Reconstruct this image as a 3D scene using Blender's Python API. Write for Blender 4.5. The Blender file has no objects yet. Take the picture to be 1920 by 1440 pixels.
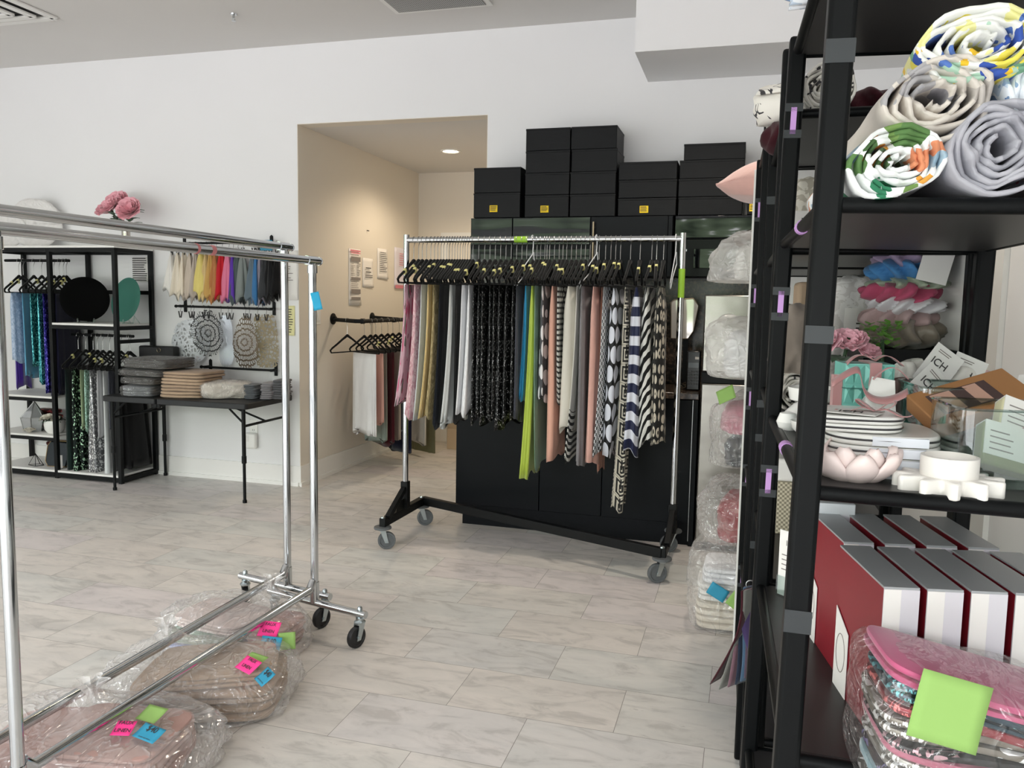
import bpy, bmesh, math, random
from math import sin, cos, pi, radians, hypot, tan, atan2
from mathutils import Vector, Matrix, noise as mnoise
SC = bpy.context.scene
COL = SC.collection
RNG = random.Random(11)

# ------------------------------------------------------------------ camera model (photo taken from 1.4 m height)
FPX, YAW, PIT, ROL, EYE = 1513.1, 0.280515663, 0.100685381, -0.0175485569, 1.4
_f = Vector((-sin(YAW)*cos(PIT), cos(YAW)*cos(PIT), -sin(PIT)))
_r0 = Vector((cos(YAW), sin(YAW), 0)); _d0 = _f.cross(_r0)
_r = _r0*cos(ROL) + _d0*sin(ROL); _d = _d0*cos(ROL) - _r0*sin(ROL)
def ray(x, y): return _r*((x-960)/FPX) + _d*((y-720)/FPX) + _f
def atZ(x, y, z=0.0):
    v = ray(x, y); return v*((z-EYE)/v.z) + Vector((0, 0, EYE))
def atY(x, y, Y):
    v = ray(x, y); return v*(Y/v.y) + Vector((0, 0, EYE))
def atX(x, y, X):
    v = ray(x, y); return v*(X/v.x) + Vector((0, 0, EYE))

# ------------------------------------------------------------------ mesh builder
class MB:
    def __init__(s): s.v = []; s.f = []; s.m = []; s.uv = []; s.has_uv = False; s.soft = False
    def add(s, vs, fs, mi=0, uv=None):
        o = len(s.v); s.v += [tuple(p) for p in vs]
        s.f += [tuple(o+i for i in f) for f in fs]; s.m += [mi]*len(fs)
        if uv: s.has_uv = True; s.uv += uv
        else: s.uv += [(p[0]+p[1]*.3, p[2]+p[1]*.5) for p in vs]
        return s
    def box(s, x0, x1, y0, y1, z0, z1, mi=0, M=None):
        vs = [Vector((x, y, z)) for z in (z0, z1) for y in (y0, y1) for x in (x0, x1)]
        if M is not None: vs = [M @ p for p in vs]
        return s.add(vs, [(0,2,3,1),(4,5,7,6),(0,1,5,4),(2,6,7,3),(0,4,6,2),(1,3,7,5)], mi)
    def obox(s, c, hx, hy, hz, rz=0, mi=0, rx=0, ry=0):
        M = Matrix.Translation(c) @ Matrix.Rotation(rz, 4, 'Z') @ Matrix.Rotation(ry, 4, 'Y') @ Matrix.Rotation(rx, 4, 'X')
        return s.box(-hx, hx, -hy, hy, -hz, hz, mi, M)
    def bar(s, a, b, w, h, mi=0):
        """rectangular bar from a to b, w sideways, h upwards"""
        a = Vector(a); b = Vector(b); d = (b-a).normalized()
        up = Vector((0, 0, 1)) if abs(d.z) < .9 else Vector((0, 1, 0))
        sd = d.cross(up).normalized(); up = sd.cross(d)
        vs = [p + sd*(i*w/2) + up*(j*h/2) for p in (a, b) for j in (-1, 1) for i in (-1, 1)]
        return s.add(vs, [(0,2,3,1),(4,5,7,6),(0,1,5,4),(2,6,7,3),(0,4,6,2),(1,3,7,5)], mi)
    def tube(s, pts, r, n=10, mi=0, closed=False, cap=True, flat=1.0):
        pts = [Vector(p) for p in pts]; m = len(pts); rings = []; up = None
        for i, p in enumerate(pts):
            a = pts[(i-1) % m] if (i > 0 or closed) else p
            b = pts[(i+1) % m] if (i < m-1 or closed) else p
            t = (b-a); t = t.normalized() if t.length > 1e-9 else Vector((0, 0, 1))
            if up is None: up = Vector((0, 0, 1)) if abs(t.z) < .9 else Vector((1, 0, 0))
            sd = t.cross(up)
            if sd.length < 1e-6: sd = t.orthogonal()
            sd.normalize(); up = sd.cross(t).normalized()
            rr = r[i] if isinstance(r, (list, tuple)) else r
            rings.append([p + sd*(cos(2*pi*k/n)*rr*flat) + up*(sin(2*pi*k/n)*rr) for k in range(n)])
        vs = [q for g in rings for q in g]; fs = []
        for i in range(m if closed else m-1):
            j = (i+1) % m
            for k in range(n): fs.append((i*n+k, i*n+(k+1) % n, j*n+(k+1) % n, j*n+k))
        if cap and not closed: fs += [tuple(range(n))[::-1], tuple((m-1)*n+k for k in range(n))]
        return s.add(vs, fs, mi)
    def cyl(s, a, b, r, n=20, mi=0, r2=None):
        return s.tube([a, b], [r, r if r2 is None else r2], n, mi)
    def lathe(s, prof, c=(0, 0, 0), n=28, mi=0, M=None, sx=1, sy=1):
        vs = []; fs = []
        for (r, z) in prof:
            for k in range(n):
                a = 2*pi*k/n; p = Vector((c[0]+r*cos(a)*sx, c[1]+r*sin(a)*sy, c[2]+z))
                vs.append(M @ p if M is not None else p)
        for i in range(len(prof)-1):
            for k in range(n): fs.append((i*n+k, i*n+(k+1) % n, (i+1)*n+(k+1) % n, (i+1)*n+k))
        if prof[0][0] > 1e-5: fs.append(tuple(range(n))[::-1])
        if prof[-1][0] > 1e-5: fs.append(tuple((len(prof)-1)*n+k for k in range(n)))
        return s.add(vs, fs, mi)
    def prism(s, poly, t0, t1, M=None, mi=0):
        """poly in local XZ, extruded along local Y"""
        n = len(poly); vs = [Vector((x, t, z)) for t in (t0, t1) for x, z in poly]
        if M is not None: vs = [M @ p for p in vs]
        fs = [tuple(range(n)), tuple(n+k for k in range(n))[::-1]] + [(k, n+k, n+(k+1) % n, (k+1) % n) for k in range(n)]
        return s.add(vs, fs, mi)
    def grid(s, fn, nu, nv, mi=0, uvs=(1, 1), wrap=False):
        vs = []; uv = []
        for j in range(nv+1):
            for i in range(nu+1):
                vs.append(fn(i/nu, j/nv)); uv.append((i/nu*uvs[0], j/nv*uvs[1]))
        fs = [(j*(nu+1)+i, j*(nu+1)+i+1, (j+1)*(nu+1)+i+1, (j+1)*(nu+1)+i) for j in range(nv) for i in range(nu)]
        return s.add(vs, fs, mi, uv)
    def build(s, name, mats, parent=None, smooth=True, bevel=0, loc=None, rz=0, sub=0, solid=0, ang=40):
        me = bpy.data.meshes.new(name); me.from_pydata(s.v, [], s.f)
        for m in (mats if isinstance(mats, (list, tuple)) else [mats]): me.materials.append(m)
        me.polygons.foreach_set('material_index', s.m)
        ul = me.uv_layers.new(name='UVMap')
        li = [0]*len(me.loops); me.loops.foreach_get('vertex_index', li)
        ul.data.foreach_set('uv', [c for i in li for c in s.uv[i]])
        if smooth:
            me.polygons.foreach_set('use_smooth', [True]*len(me.polygons))
            if not s.soft: me.set_sharp_from_angle(angle=radians(ang))
        me.update()
        o = bpy.data.objects.new(name, me); COL.objects.link(o)
        if parent: o.parent = parent
        if loc is not None: o.location = loc
        o.rotation_euler.z = rz
        if solid:
            q = o.modifiers.new('Solid', 'SOLIDIFY'); q.thickness = solid; q.offset = 0
        if bevel:
            q = o.modifiers.new('Bevel', 'BEVEL'); q.width = bevel; q.segments = 2; q.limit_method = 'ANGLE'; q.angle_limit = radians(50)
        if sub:
            q = o.modifiers.new('Sub', 'SUBSURF'); q.levels = sub; q.render_levels = sub
        return o

def tag(o, label=None, cat=None, group=None, kind=None):
    if label: o['label'] = label
    if cat: o['category'] = cat
    if group: o['group'] = group
    if kind: o['kind'] = kind
    return o
def thing(name, label, cat, loc=(0, 0, 0), rz=0, group=None):
    o = bpy.data.objects.new(name, None); COL.objects.link(o); o.empty_display_size = .05
    o.location = loc; o.rotation_euler.z = rz
    return tag(o, label, cat, group)
def struct(name, mb, m, **k):
    o = mb.build(name, m, smooth=False, **k); o['kind'] = 'structure'; return o
def copy_tree(o, parent=None):
    c = o.copy(); COL.objects.link(c)
    if parent: c.parent = parent
    for ch in list(o.children): copy_tree(ch, c)
    return c
ORD = 'first second third fourth fifth sixth seventh eighth ninth tenth eleventh twelfth thirteenth fourteenth fifteenth sixteenth seventeenth eighteenth nineteenth twentieth twenty-first twenty-second twenty-third twenty-fourth'.split()

# ------------------------------------------------------------------ materials
def lin(c):
    if isinstance(c, str):
        c = c.lstrip('#'); c = [int(c[i:i+2], 16)/255 for i in (0, 2, 4)]
    return tuple((v/12.92 if v <= .04045 else ((v+.055)/1.055)**2.4) for v in c) + (1.0,)
class NT:
    def __init__(s, name):
        s.m = bpy.data.materials.new(name); s.m.use_nodes = True; s.t = s.m.node_tree
        s.t.nodes.clear(); s.out = s.t.nodes.new('ShaderNodeOutputMaterial')
    def n(s, typ, ins=None, **props):
        nd = s.t.nodes.new('ShaderNode'+typ)
        for k, v in props.items(): setattr(nd, k, v)
        for k, v in (ins or {}).items():
            sk = nd.inputs[k]
            if isinstance(v, bpy.types.NodeSocket): s.t.links.new(v, sk)
            else: sk.default_value = v
        return nd
    def math(s, op, a, b=0.0, c=None):
        ins = {0: a, 1: b}
        if c is not None: ins[2] = c
        return s.n('Math', ins, operation=op).outputs[0]
    def mix(s, f, a, b):
        return s.n('Mix', {0: f, 6: a, 7: b}, data_type='RGBA').outputs[2]
    def mixf(s, f, a, b):
        return s.n('Mix', {0: f, 2: a, 3: b}, data_type='FLOAT').outputs[0]
    def ramp(s, f, stops, interp='LINEAR'):
        nd = s.n('ValToRGB', {0: f}); cr = nd.color_ramp; cr.interpolation = interp
        while len(cr.elements) < len(stops): cr.elements.new(.5)
        for e, (p, c) in zip(cr.elements, stops):
            e.position = p; e.color = c if len(c) == 4 else (*c, 1)
        return nd.outputs[0]
    def uv(s): return s.n('TexCoord').outputs['UV']
    def obj(s): return s.n('TexCoord').outputs['Object']
    def gen(s): return s.n('TexCoord').outputs['Generated']
    def map(s, v, scale=(1, 1, 1), loc=(0, 0, 0), rot=(0, 0, 0)):
        return s.n('Mapping', {'Vector': v, 'Scale': scale, 'Location': loc, 'Rotation': rot}).outputs[0]
    def noise(s, v, scale, detail=3, rough=.55, out='Fac', dist=0):
        return s.n('TexNoise', {'Vector': v, 'Scale': scale, 'Detail': detail, 'Roughness': rough, 'Distortion': dist}).outputs[0 if out == 'Fac' else 1]
    def bsdf(s, **k):
        ins = {'Base Color': k.get('col', (.8, .8, .8, 1)), 'Roughness': k.get('rough', .5), 'Metallic': k.get('metal', 0.0),
               'Specular IOR Level': k.get('spec', .5), 'Coat Weight': k.get('coat', 0.0), 'Sheen Weight': k.get('sheen', 0.0)}
        if 'normal' in k: ins['Normal'] = k['normal']
        if 'alpha' in k: ins['Alpha'] = k['alpha']
        if 'emit' in k: ins['Emission Color'] = k['emit']; ins['Emission Strength'] = k['es']
        if 'trans' in k: ins['Transmission Weight'] = k['trans']; ins['IOR'] = k.get('ior', 1.45)
        if 'sss' in k: ins['Subsurface Weight'] = k['sss']; ins['Subsurface Radius'] = (.02, .01, .01)
        return s.n('BsdfPrincipled', ins)
    def bump(s, h, st=.3, d=.01):
        return s.n('Bump', {'Height': h, 'Strength': st, 'Distance': d}).outputs[0]
    def done(s, b):
        s.t.links.new(b.outputs[0], s.out.inputs[0]); return s.m
CACHE = {}
def plain(name, col, rough=.5, metal=0, spec=.5, **k):
    if name in CACHE: return CACHE[name]
    t = NT(name); CACHE[name] = m = t.done(t.bsdf(col=lin(col), rough=rough, metal=metal, spec=spec, **k)); return m
def fabric(name, col, rough=.85, scale=60, bump=.25, var=.12, sheen=.15, col2=None):
    if name in CACHE: return CACHE[name]
    t = NT(name); u = t.obj(); c = lin(col); d = lin(col2) if col2 else tuple(x*(1-var*2) for x in c[:3])+(1,)
    f = t.noise(u, scale, 4); g = t.noise(t.map(u, (9, 9, 2)), 2.0, 3)
    cc = t.mix(g, c, d)
    m = t.done(t.bsdf(col=cc, rough=rough, sheen=sheen, spec=.25, normal=t.bump(f, bump, .004))); CACHE[name] = m; return m
def satin(name, col, rough=.33, col2=None):
    if name in CACHE: return CACHE[name]
    t = NT(name); g = t.noise(t.map(t.obj(), (8, 8, 2)), 2.0, 2)
    c = lin(col); d = lin(col2) if col2 else tuple(x*.75 for x in c[:3])+(1,)
    m = t.done(t.bsdf(col=t.mix(g, c, d), rough=rough, sheen=.3, spec=.5)); CACHE[name] = m; return m
def sequin(name, col, glint, size=110, share=.86, metal=.7):
    if name in CACHE: return CACHE[name]
    t = NT(name); v = t.n('TexVoronoi', {'Vector': t.uv(), 'Scale': size})
    r = t.n('SeparateColor', {0: v.outputs['Color']}).outputs[0]
    k = t.math('GREATER_THAN', r, share)
    cc = t.mix(k, lin(col), lin(glint))  # bright random cells paint the sparkle into the base colour
    h = t.noise(v.outputs['Color'], 3, 1)
    m = t.done(t.bsdf(col=cc, rough=.3, metal=metal, normal=t.bump(h, .9, .02))); CACHE[name] = m; return m
def pattern(name, fn, rough=.75, bump=.2, sheen=.1):
    """fn(t, u, v, uvvec) -> colour socket; u and v are metres on the cloth"""
    if name in CACHE: return CACHE[name]
    t = NT(name); uv = t.uv(); sp = t.n('SeparateXYZ', {0: uv})
    cc = fn(t, sp.outputs[0], sp.outputs[1], uv)
    m = t.done(t.bsdf(col=cc, rough=rough, sheen=sheen, spec=.3, normal=t.bump(t.noise(t.obj(), 70, 3), bump, .004))); CACHE[name] = m; return m
def fr(t, x, p): return t.math('FRACT', t.math('DIVIDE', t.math('ADD', x, 50*p), p))
def p_stripe(a, b, per, duty=.5, axis='v'):
    return lambda t, u, v, uv: t.mix(t.math('GREATER_THAN', fr(t, v if axis == 'v' else u, per), duty), lin(a), lin(b))
def p_check(a, b, per):
    return lambda t, u, v, uv: t.n('TexChecker', {'Vector': uv, 'Color1': lin(a), 'Color2': lin(b), 'Scale': 1/per}).outputs[0]
def p_dots(a, b, per, r=.42):
    def f(t, u, v, uv):
        row = t.math('FLOOR', t.math('DIVIDE', v, per*.95))
        x = t.math('SUBTRACT', fr(t, t.math('ADD', u, t.math('MULTIPLY', t.math('MODULO', row, 2.0), per/2)), per), .5)
        y = t.math('SUBTRACT', fr(t, v, per*.95), .5)
        d = t.math('SQRT', t.math('ADD', t.math('MULTIPLY', x, x), t.math('MULTIPLY', y, y)))
        return t.mix(t.math('LESS_THAN', d, r), lin(a), lin(b))
    return f
def p_rings(a, b, scale=14, lo=.18, hi=.36):
    def f(t, u, v, uv):
        d = t.n('TexVoronoi', {'Vector': uv, 'Scale': scale, 'Randomness': .35}).outputs['Distance']
        k = t.math('MULTIPLY', t.math('GREATER_THAN', d, lo), t.math('LESS_THAN', d, hi))
        return t.mix(k, lin(a), lin(b))
    return f
def p_key(a, b, per):
    def f(t, u, v, uv):
        x = t.math('ABSOLUTE', t.math('SUBTRACT', fr(t, u, per), .5)); y = t.math('ABSOLUTE', t.math('SUBTRACT', fr(t, v, per), .5))
        m = t.math('MAXIMUM', x, y); k = t.math('GREATER_THAN', t.math('FRACT', t.math('MULTIPLY', m, 5.0)), .45)
        cut = t.math('MULTIPLY', t.math('LESS_THAN', x, .08), t.math('LESS_THAN', fr(t, v, per), .5))
        return t.mix(t.math('MAXIMUM', k, cut), lin(a), lin(b))
    return f
def p_zebra(a, b, scale=10):
    def f(t, u, v, uv):
        w = t.n('TexWave', {'Vector': t.map(uv, (1, 1.3, 1), rot=(0, 0, .9)), 'Scale': scale*.32, 'Distortion': 5.5, 'Detail': 1.0, 'Detail Scale': 1.2}).outputs[1]
        return t.mix(t.math('GREATER_THAN', w, .5), lin(a), lin(b))
    return f
def p_print(base, cols, scale=14, share=.5, stretch=(1, 1, 1), solid=False):
    """blotchy floral print"""
    def f(t, u, v, uv):
        if solid: uv = t.obj()
        q = t.map(uv, stretch); q2 = t.n('VectorMath', {0: q, 1: t.n('VectorMath', {0: t.noise(q, scale*.7, 2, out='Color'), 'Scale': .06}, operation='SCALE').outputs[0]}, operation='ADD').outputs[0]
        vo = t.n('TexVoronoi', {'Vector': q2, 'Scale': scale}); r = t.n('SeparateColor', {0: vo.outputs['Color']})
        n = len(cols); cc = t.ramp(r.outputs[1], [(i/n, lin(c)) for i, c in enumerate(cols)], 'CONSTANT')
        k = t.math('MULTIPLY', t.math('LESS_THAN', r.outputs[0], share), t.math('LESS_THAN', vo.outputs['Distance'], .6 if solid else .42))
        return t.mix(k, lin(base), cc)
    return f
def p_vine(base, line, scale=9, w=.035):
    def f(t, u, v, uv):
        a = t.noise(uv, scale, 2, .6, dist=1.2)
        k = t.math('LESS_THAN', t.math('ABSOLUTE', t.math('SUBTRACT', a, .5)), w)
        g = t.math('GREATER_THAN', t.noise(uv, scale*.6, 1), .47)
        return t.mix(t.math('MULTIPLY', k, g), lin(base), lin(line))
    return f
def p_damask(a, b, scale=22, thr=.5):
    def f(t, u, v, uv):
        w = t.noise(uv, scale, 2, .5, dist=1.5)
        return t.mix(t.math('GREATER_THAN', w, thr), lin(a), lin(b))
    return f
def p_multi(cols, per, axis='u', jit=True):
    def f(t, u, v, uv):
        x = fr(t, u if axis == 'u' else v, per); n = len(cols)
        return t.ramp(x, [(i/n, lin(c)) for i, c in enumerate(cols)], 'CONSTANT')
    return f

def plastic(name, milk=.07, tint='#f4f2f0', rough=.16, wrinkle=6, cr=.17, lk=.30, gk=.35):
    """clear crinkled polythene film"""
    if name in CACHE: return CACHE[name]
    t = NT(name); o = t.obj()
    q = t.map(o, (1.0, 1.0, 2.2), rot=(.3, .2, .6)); n1 = t.noise(q, wrinkle, 3, .55, dist=.8); n2 = t.noise(t.map(o, (2.2, 1, 1), rot=(.1, .5, -.5)), wrinkle*1.3, 2, .5, dist=.6)
    def ridge(n, p): return t.math('POWER', t.math('SUBTRACT', 1.0, t.math('ABSOLUTE', t.math('SUBTRACT', t.math('MULTIPLY', n, 2.0), 1.0))), p)
    r = t.math('MAXIMUM', ridge(n1, 18.0), ridge(n2, 26.0))
    nm = t.bump(t.math('ADD', t.math('MULTIPLY', n1, 1.0), t.math('MULTIPLY', r, .35)), .6, .03)
    tr = t.n('BsdfTransparent', {0: (1, 1, 1, 1)}); gl = t.n('BsdfGlossy', {'Color': (1, 1, 1, 1), 'Roughness': rough, 'Normal': nm})
    df = t.n('BsdfDiffuse', {'Color': lin(tint), 'Normal': nm})
    lw = t.n('LayerWeight', {'Blend': .22}).outputs[1]
    m1 = t.n('MixShader', {0: t.math('MINIMUM', t.math('ADD', t.math('ADD', t.math('MULTIPLY', lw, lk), milk), t.math('MULTIPLY', r, cr)), .85), 1: tr.outputs[0], 2: df.outputs[0]})  # ridge lines mix in white diffuse: crease highlights painted into the film
    fz = t.math('ADD', t.math('MULTIPLY', lw, gk), .055)
    m2 = t.n('MixShader', {0: fz, 1: m1.outputs[0], 2: gl.outputs[0]})
    CACHE[name] = m = t.done(m2); return m
def acrylic(name, tint='#eef4f2'):
    if name in CACHE: return CACHE[name]
    t = NT(name); tr = t.n('BsdfTransparent', {0: lin(tint)}); gl = t.n('BsdfGlossy', {'Color': (1, 1, 1, 1), 'Roughness': .04})
    lw = t.n('LayerWeight', {'Blend': .35}).outputs[1]
    m = t.n('MixShader', {0: t.math('ADD', t.math('MULTIPLY', lw, .55), .05), 1: tr.outputs[0], 2: gl.outputs[0]})
    CACHE[name] = m = t.done(m); return m

M = {}
M['chrome'] = plain('chrome', '#c9ccce', .09, 1)
M['chrome_worn'] = plain('chrome_worn', '#b4b7b9', .2, 1)
M['wire'] = plain('hook_wire', '#c6c6c4', .25, 1)
M['white_wire'] = plain('white_wire', '#d6d8dc', .4)
M['black'] = plain('black_metal', '#0d0f10', .5, 0, .22)
M['shelf_black'] = plain('shelf_black', '#090b0c', .42, 0, .14)
M['board_black'] = plain('board_black', '#2b2a2a', .4, 0, .35)
M['velvet'] = plain('velvet_black', '#070707', .95, 0, .1, sheen=.15)
M['rubber'] = plain('rubber_grey', '#5d6163', .6)
M['rubber_black'] = plain('rubber_black', '#1a1a1b', .5)
M['zinc'] = plain('zinc', '#b9c3c6', .3, 1)
M['white'] = plain('white_paint', '#e9e8e4', .5)
M['gloss_white'] = plain('gloss_white', '#efeeea', .25)
M['paper'] = plain('paper', '#efece8', .8, 0, .2)
M['paper_grey'] = plain('paper_grey', '#d9d8d4', .8, 0, .2)
M['ink'] = plain('ink', '#3c3a3a', .8)
M['ink_soft'] = plain('ink_soft', '#8b8480', .8)
M['ink_red'] = plain('ink_red', '#dd8794', .8)
M['lilac'] = plain('lilac_tape', '#cf9fe0', .6)
M['tape'] = plain('clear_tape', '#36393b', .35, 0, .3)
M['tagc'] = plain('tag_cream', '#d9d490', .7)
M['lime'] = plain('sticky_lime', '#93b868', .7, 0, .2)
M['limetape'] = plain('tape_lime', '#9ccb3a', .5)
M['sticky_blue'] = plain('sticky_blue', '#2f93b4', .7)
M['sticky_cyan'] = plain('sticky_cyan', '#2fb0dd', .7)
M['sticky_pink'] = plain('sticky_pink', '#ff3e93', .7)
M['sticky_yellow'] = plain('sticky_yellow', '#f1cf1d', .7)
M['steel'] = plain('steel', '#aeb0b0', .3, 1)
M['brass'] = plain('bar_handle_metal', '#9a8d78', .3, 1)
M['granite_edge'] = plain('granite_edge', '#6b5b4c', .35)
M['kraft'] = plain('kraft', '#a5754a', .75)
M['pinkribbon'] = satin('pink_ribbon', '#c48d8d')
M['plast'] = plastic('clear_film')
M['plast_milky'] = plastic('milky_film', .26, '#f6f4f1', .25, 4, .10); M['thin_film'] = plastic('thin_film', .0, '#f4f2f0', .14, 9, .08, .06, .22)
M['acr'] = acrylic('acrylic')

def text(name, s, size, m, loc, rot, parent=None, align='CENTER', sx=1.0, ext=.0004):
    cu = bpy.data.curves.new(name, 'FONT'); cu.body = s; cu.size = size; cu.align_x = align; cu.align_y = 'CENTER'; cu.extrude = ext
    to = bpy.data.objects.new(name, cu); COL.objects.link(to)
    dg = bpy.context.evaluated_depsgraph_get(); me = bpy.data.meshes.new_from_object(to.evaluated_get(dg))
    bpy.data.objects.remove(to); bpy.data.curves.remove(cu)
    me.materials.clear(); me.materials.append(m)
    o = bpy.data.objects.new(name, me); COL.objects.link(o)
    o.location = loc; o.rotation_euler = rot; o.scale = (sx, 1, 1)
    if parent: o.parent = parent
    return o

# ------------------------------------------------------------------ soft goods
def sg(x, p): return (1 if x >= 0 else -1)*abs(x)**p
def hang_mb(w0, w1, t0, t1, L, folds=5, amp=.006, seed=0, hem=.015, sway=(0, 0), nu=44, nv=12, curve=0, point=0, zig=0):
    """cloth folded over a bar: local Y along the bar, local X thickness, hangs down -Z from the origin"""
    rg = random.Random(seed); ph = rg.random()*6.28; ph2 = rg.random()*6.28; f2 = folds*1.9
    mb = MB(); mb.soft = True; per = 2*(w1+t1)
    def fn(a, b):
        th = 2*pi*a; k = b**.75
        w = w0+(w1-w0)*k; t = t0*min(1, .25+b*6)+(t1-t0)*k
        c, s_ = cos(th), sin(th)
        rip = amp*(.25+.9*k)*(sin(folds*th+ph+1.2*b)+.5*sin(f2*th+ph2-.8*b))
        y = sg(c, .55)*w/2; x = sg(s_, .7)*(t/2)
        x += rip*(s_ if abs(s_) > .3 else s_*.5); y += rip*c*.8
        h = hem*(sin(2*th+ph2)+.6*sin(3.3*th+ph)) + point*abs(c) + zig*abs(sin(2.5*th+ph2))
        z = -L*b + (h*b*b if b > .4 else 0)
        return (x+sway[0]*b*b+curve*sin(pi*b), y+sway[1]*b*b, z)
    mb.grid(fn, nu, nv, 0, (per, L))
    # top and hem closings
    n = nu+1; top = list(range(nu)); base = nv*n
    mb.f.append(tuple(top)); mb.m.append(0)
    cz = sum(mb.v[base+i][2] for i in range(nu))/nu; cx = sum(mb.v[base+i][0] for i in range(nu))/nu; cy = sum(mb.v[base+i][1] for i in range(nu))/nu
    ci = len(mb.v); mb.v.append((cx, cy, cz+.03)); mb.uv.append((0, L))
    for i in range(nu): mb.f.append((base+i, base+i+1, ci)); mb.m.append(0)
    return mb
def blob_mb(sx, sy, sz, seed=0, amp=.18, freq=2.2, sub=4, flat=.35, power=2.6, fold=0, nf=7):
    """superellipsoid lump with folds, base flattened at z=0; half-sizes sx, sy; height sz"""
    bm = bmesh.new(); bmesh.ops.create_icosphere(bm, subdivisions=sub, radius=1)
    off = Vector((seed*3.1, seed*1.7, seed*.9)); mb = MB(); mb.soft = True; vs = []
    for v in bm.verts:
        d = v.co.normalized()
        r = (abs(d.x)**power+abs(d.y)**power+abs(d.z)**power)**(-1/power)
        n = mnoise.fractal(d*freq+off, 1.0, 2.0, 4)
        if fold: n += fold*sin(nf*atan2(d.y, d.x)+4*mnoise.noise(d*2+off))
        r *= 1+amp*n
        z = d.z*r
        if z < -flat: z = -flat+(z+flat)*.12
        vs.append((d.x*r*sx, d.y*r*sy, (z+flat+.08)*sz/(1.08+flat)))
    mb.add(vs, [tuple(v.index for v in f.verts) for f in bm.faces]); bm.free()
    mb.uv = [(p[0]+p[1]*.4, p[2]+p[1]*.3) for p in vs]
    lo = min(p[2] for p in vs); mb.v = [(p[0], p[1], p[2]-lo) for p in mb.v]
    return mb
def folded_mb(hx, hy, h, layers, seed=0, jit=.006):
    """stack of folded cloth: each layer a rounded slab with a soft fold at the front"""
    rg = random.Random(seed); mb = MB(); t = h/layers
    for i in range(layers):
        jx, jy, a = rg.uniform(-jit, jit), rg.uniform(-jit, jit), rg.uniform(-.03, .03)
        wx, wy = hx*(1-rg.random()*.05), hy*(1-rg.random()*.05)
        z0 = i*t
        def fn(u, v, z0=z0, jx=jx, jy=jy, a=a, wx=wx, wy=wy):
            ph = 2*pi*u
            k = sin(pi*min(max(v, 0), 1)) ; e = (1-abs(2*v-1)**3.0)**.5 if 0 < v < 1 else 0
            px = sg(cos(ph), .35)*(wx-.5*t+.5*t*e); py = sg(sin(ph), .35)*(wy-.5*t+.5*t*e)
            nz = .12*t*mnoise.noise(Vector((px*9+seed, py*9, z0*7)))
            x = px*cos(a)-py*sin(a)+jx; y = px*sin(a)+py*cos(a)+jy
            return (x, y, z0+t*(.02+.94*v)+nz)
        n0 = len(mb.v); mb.grid(fn, 36, 6, 0, (2*(wx+wy)*2, t))
        mb.f.append(tuple(n0+k for k in range(36))[::-1]); mb.m.append(0)
        mb.f.append(tuple(n0+37*6+k for k in range(36))); mb.m.append(0)
    return mb
def roll_mb(R, L, turns=6, seed=0, sq=1.0, th=.009, amp=.10, core=.12):
    """loosely rolled cloth, axis along local Y, lying on z=0, end towards -Y"""
    rg = random.Random(seed); o = Vector((seed*2.3, seed, seed*.7)); mb = MB(); mb.soft = True; N = int(turns*30)
    def fn(a, b):
        th_ = 2*pi*turns*a + seed; r = R*(core+(1-core)*a**.85)
        q = mnoise.noise(Vector((cos(th_)*1.3, sin(th_)*1.3, a*3))+o)
        r *= 1+amp*1.6*q+amp*.6*sin(3*th_+seed+8*a)
        dy = .02*mnoise.noise(Vector((cos(th_)*2, sin(th_)*2, a*4+9))+o)
        wob = 1+.03*sin(b*9+th_*2)
        return (cos(th_)*r*wob, (b-.5)*L+(dy if b < .5 else -dy), sin(th_)*r*sq*wob)
    mb.grid(fn, N, 8, 0, (turns*pi*R, L))
    lo = min(p[2] for p in mb.v); mb.v = [(x, y, z-lo) for x, y, z in mb.v]
    return mb
def ruffle_mb(rx, ry, h, n=11, seed=0, d=.22):
    """gathered cloth bundle (flattened ring of soft folds)"""
    mb = MB(); mb.soft = True; o = Vector((seed*1.9, seed*.6, 3))
    def fn(u, v):
        a = 2*pi*u; b = pi*(v-.5)
        k = 1+d*sin(n*a+2.5*sin(2*b+seed)+seed)*cos(b)+.18*mnoise.noise(Vector((cos(a)*2, sin(a)*2, b))+o)
        cb = max(0, cos(b))**.55
        return (rx*cos(a)*cb*k, ry*sin(a)*cb*k, h/2+h/2*sg(sin(b), .8)*(1+.12*sin(n*a*.5+seed)))
    mb.grid(fn, 72, 14, 0, (2*pi*rx, h*2)); return mb
def sticky(name, w, h, m, loc, rot, parent=None, curl=.12):
    mb = MB()
    mb.grid(lambda u, v: ((u-.5)*w, curl*h*(v**3 if v > 0 else 0)*-.5, (.5-v)*h), 6, 6)
    o = mb.build(name, m, parent, solid=.0006); o.location = loc; o.rotation_euler = rot; return o
def lines_mb(mb, x0, x1, z0, z1, n, y, mi=1, th=.003, seed=0, lo=.55):
    rg = random.Random(seed)
    for i in range(n):
        z = z1-(z1-z0)*(i+.5)/n; mb.box(x0, x0+(x1-x0)*rg.uniform(lo, 1), y-.0006, y, z-th/2, z+th/2, mi)
# ================================================================== THE SETTING
WY, CX, RX, CH = 5.289, -3.167, .95, 3.2        # back wall, corridor corner, right wall, ceiling height
OPR, OPH, CY = -1.724, 2.65, 7.54               # right edge and height of the corridor opening, corridor end
LX, FY = -7.6, -3.6                             # far side wall, shop front

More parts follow.
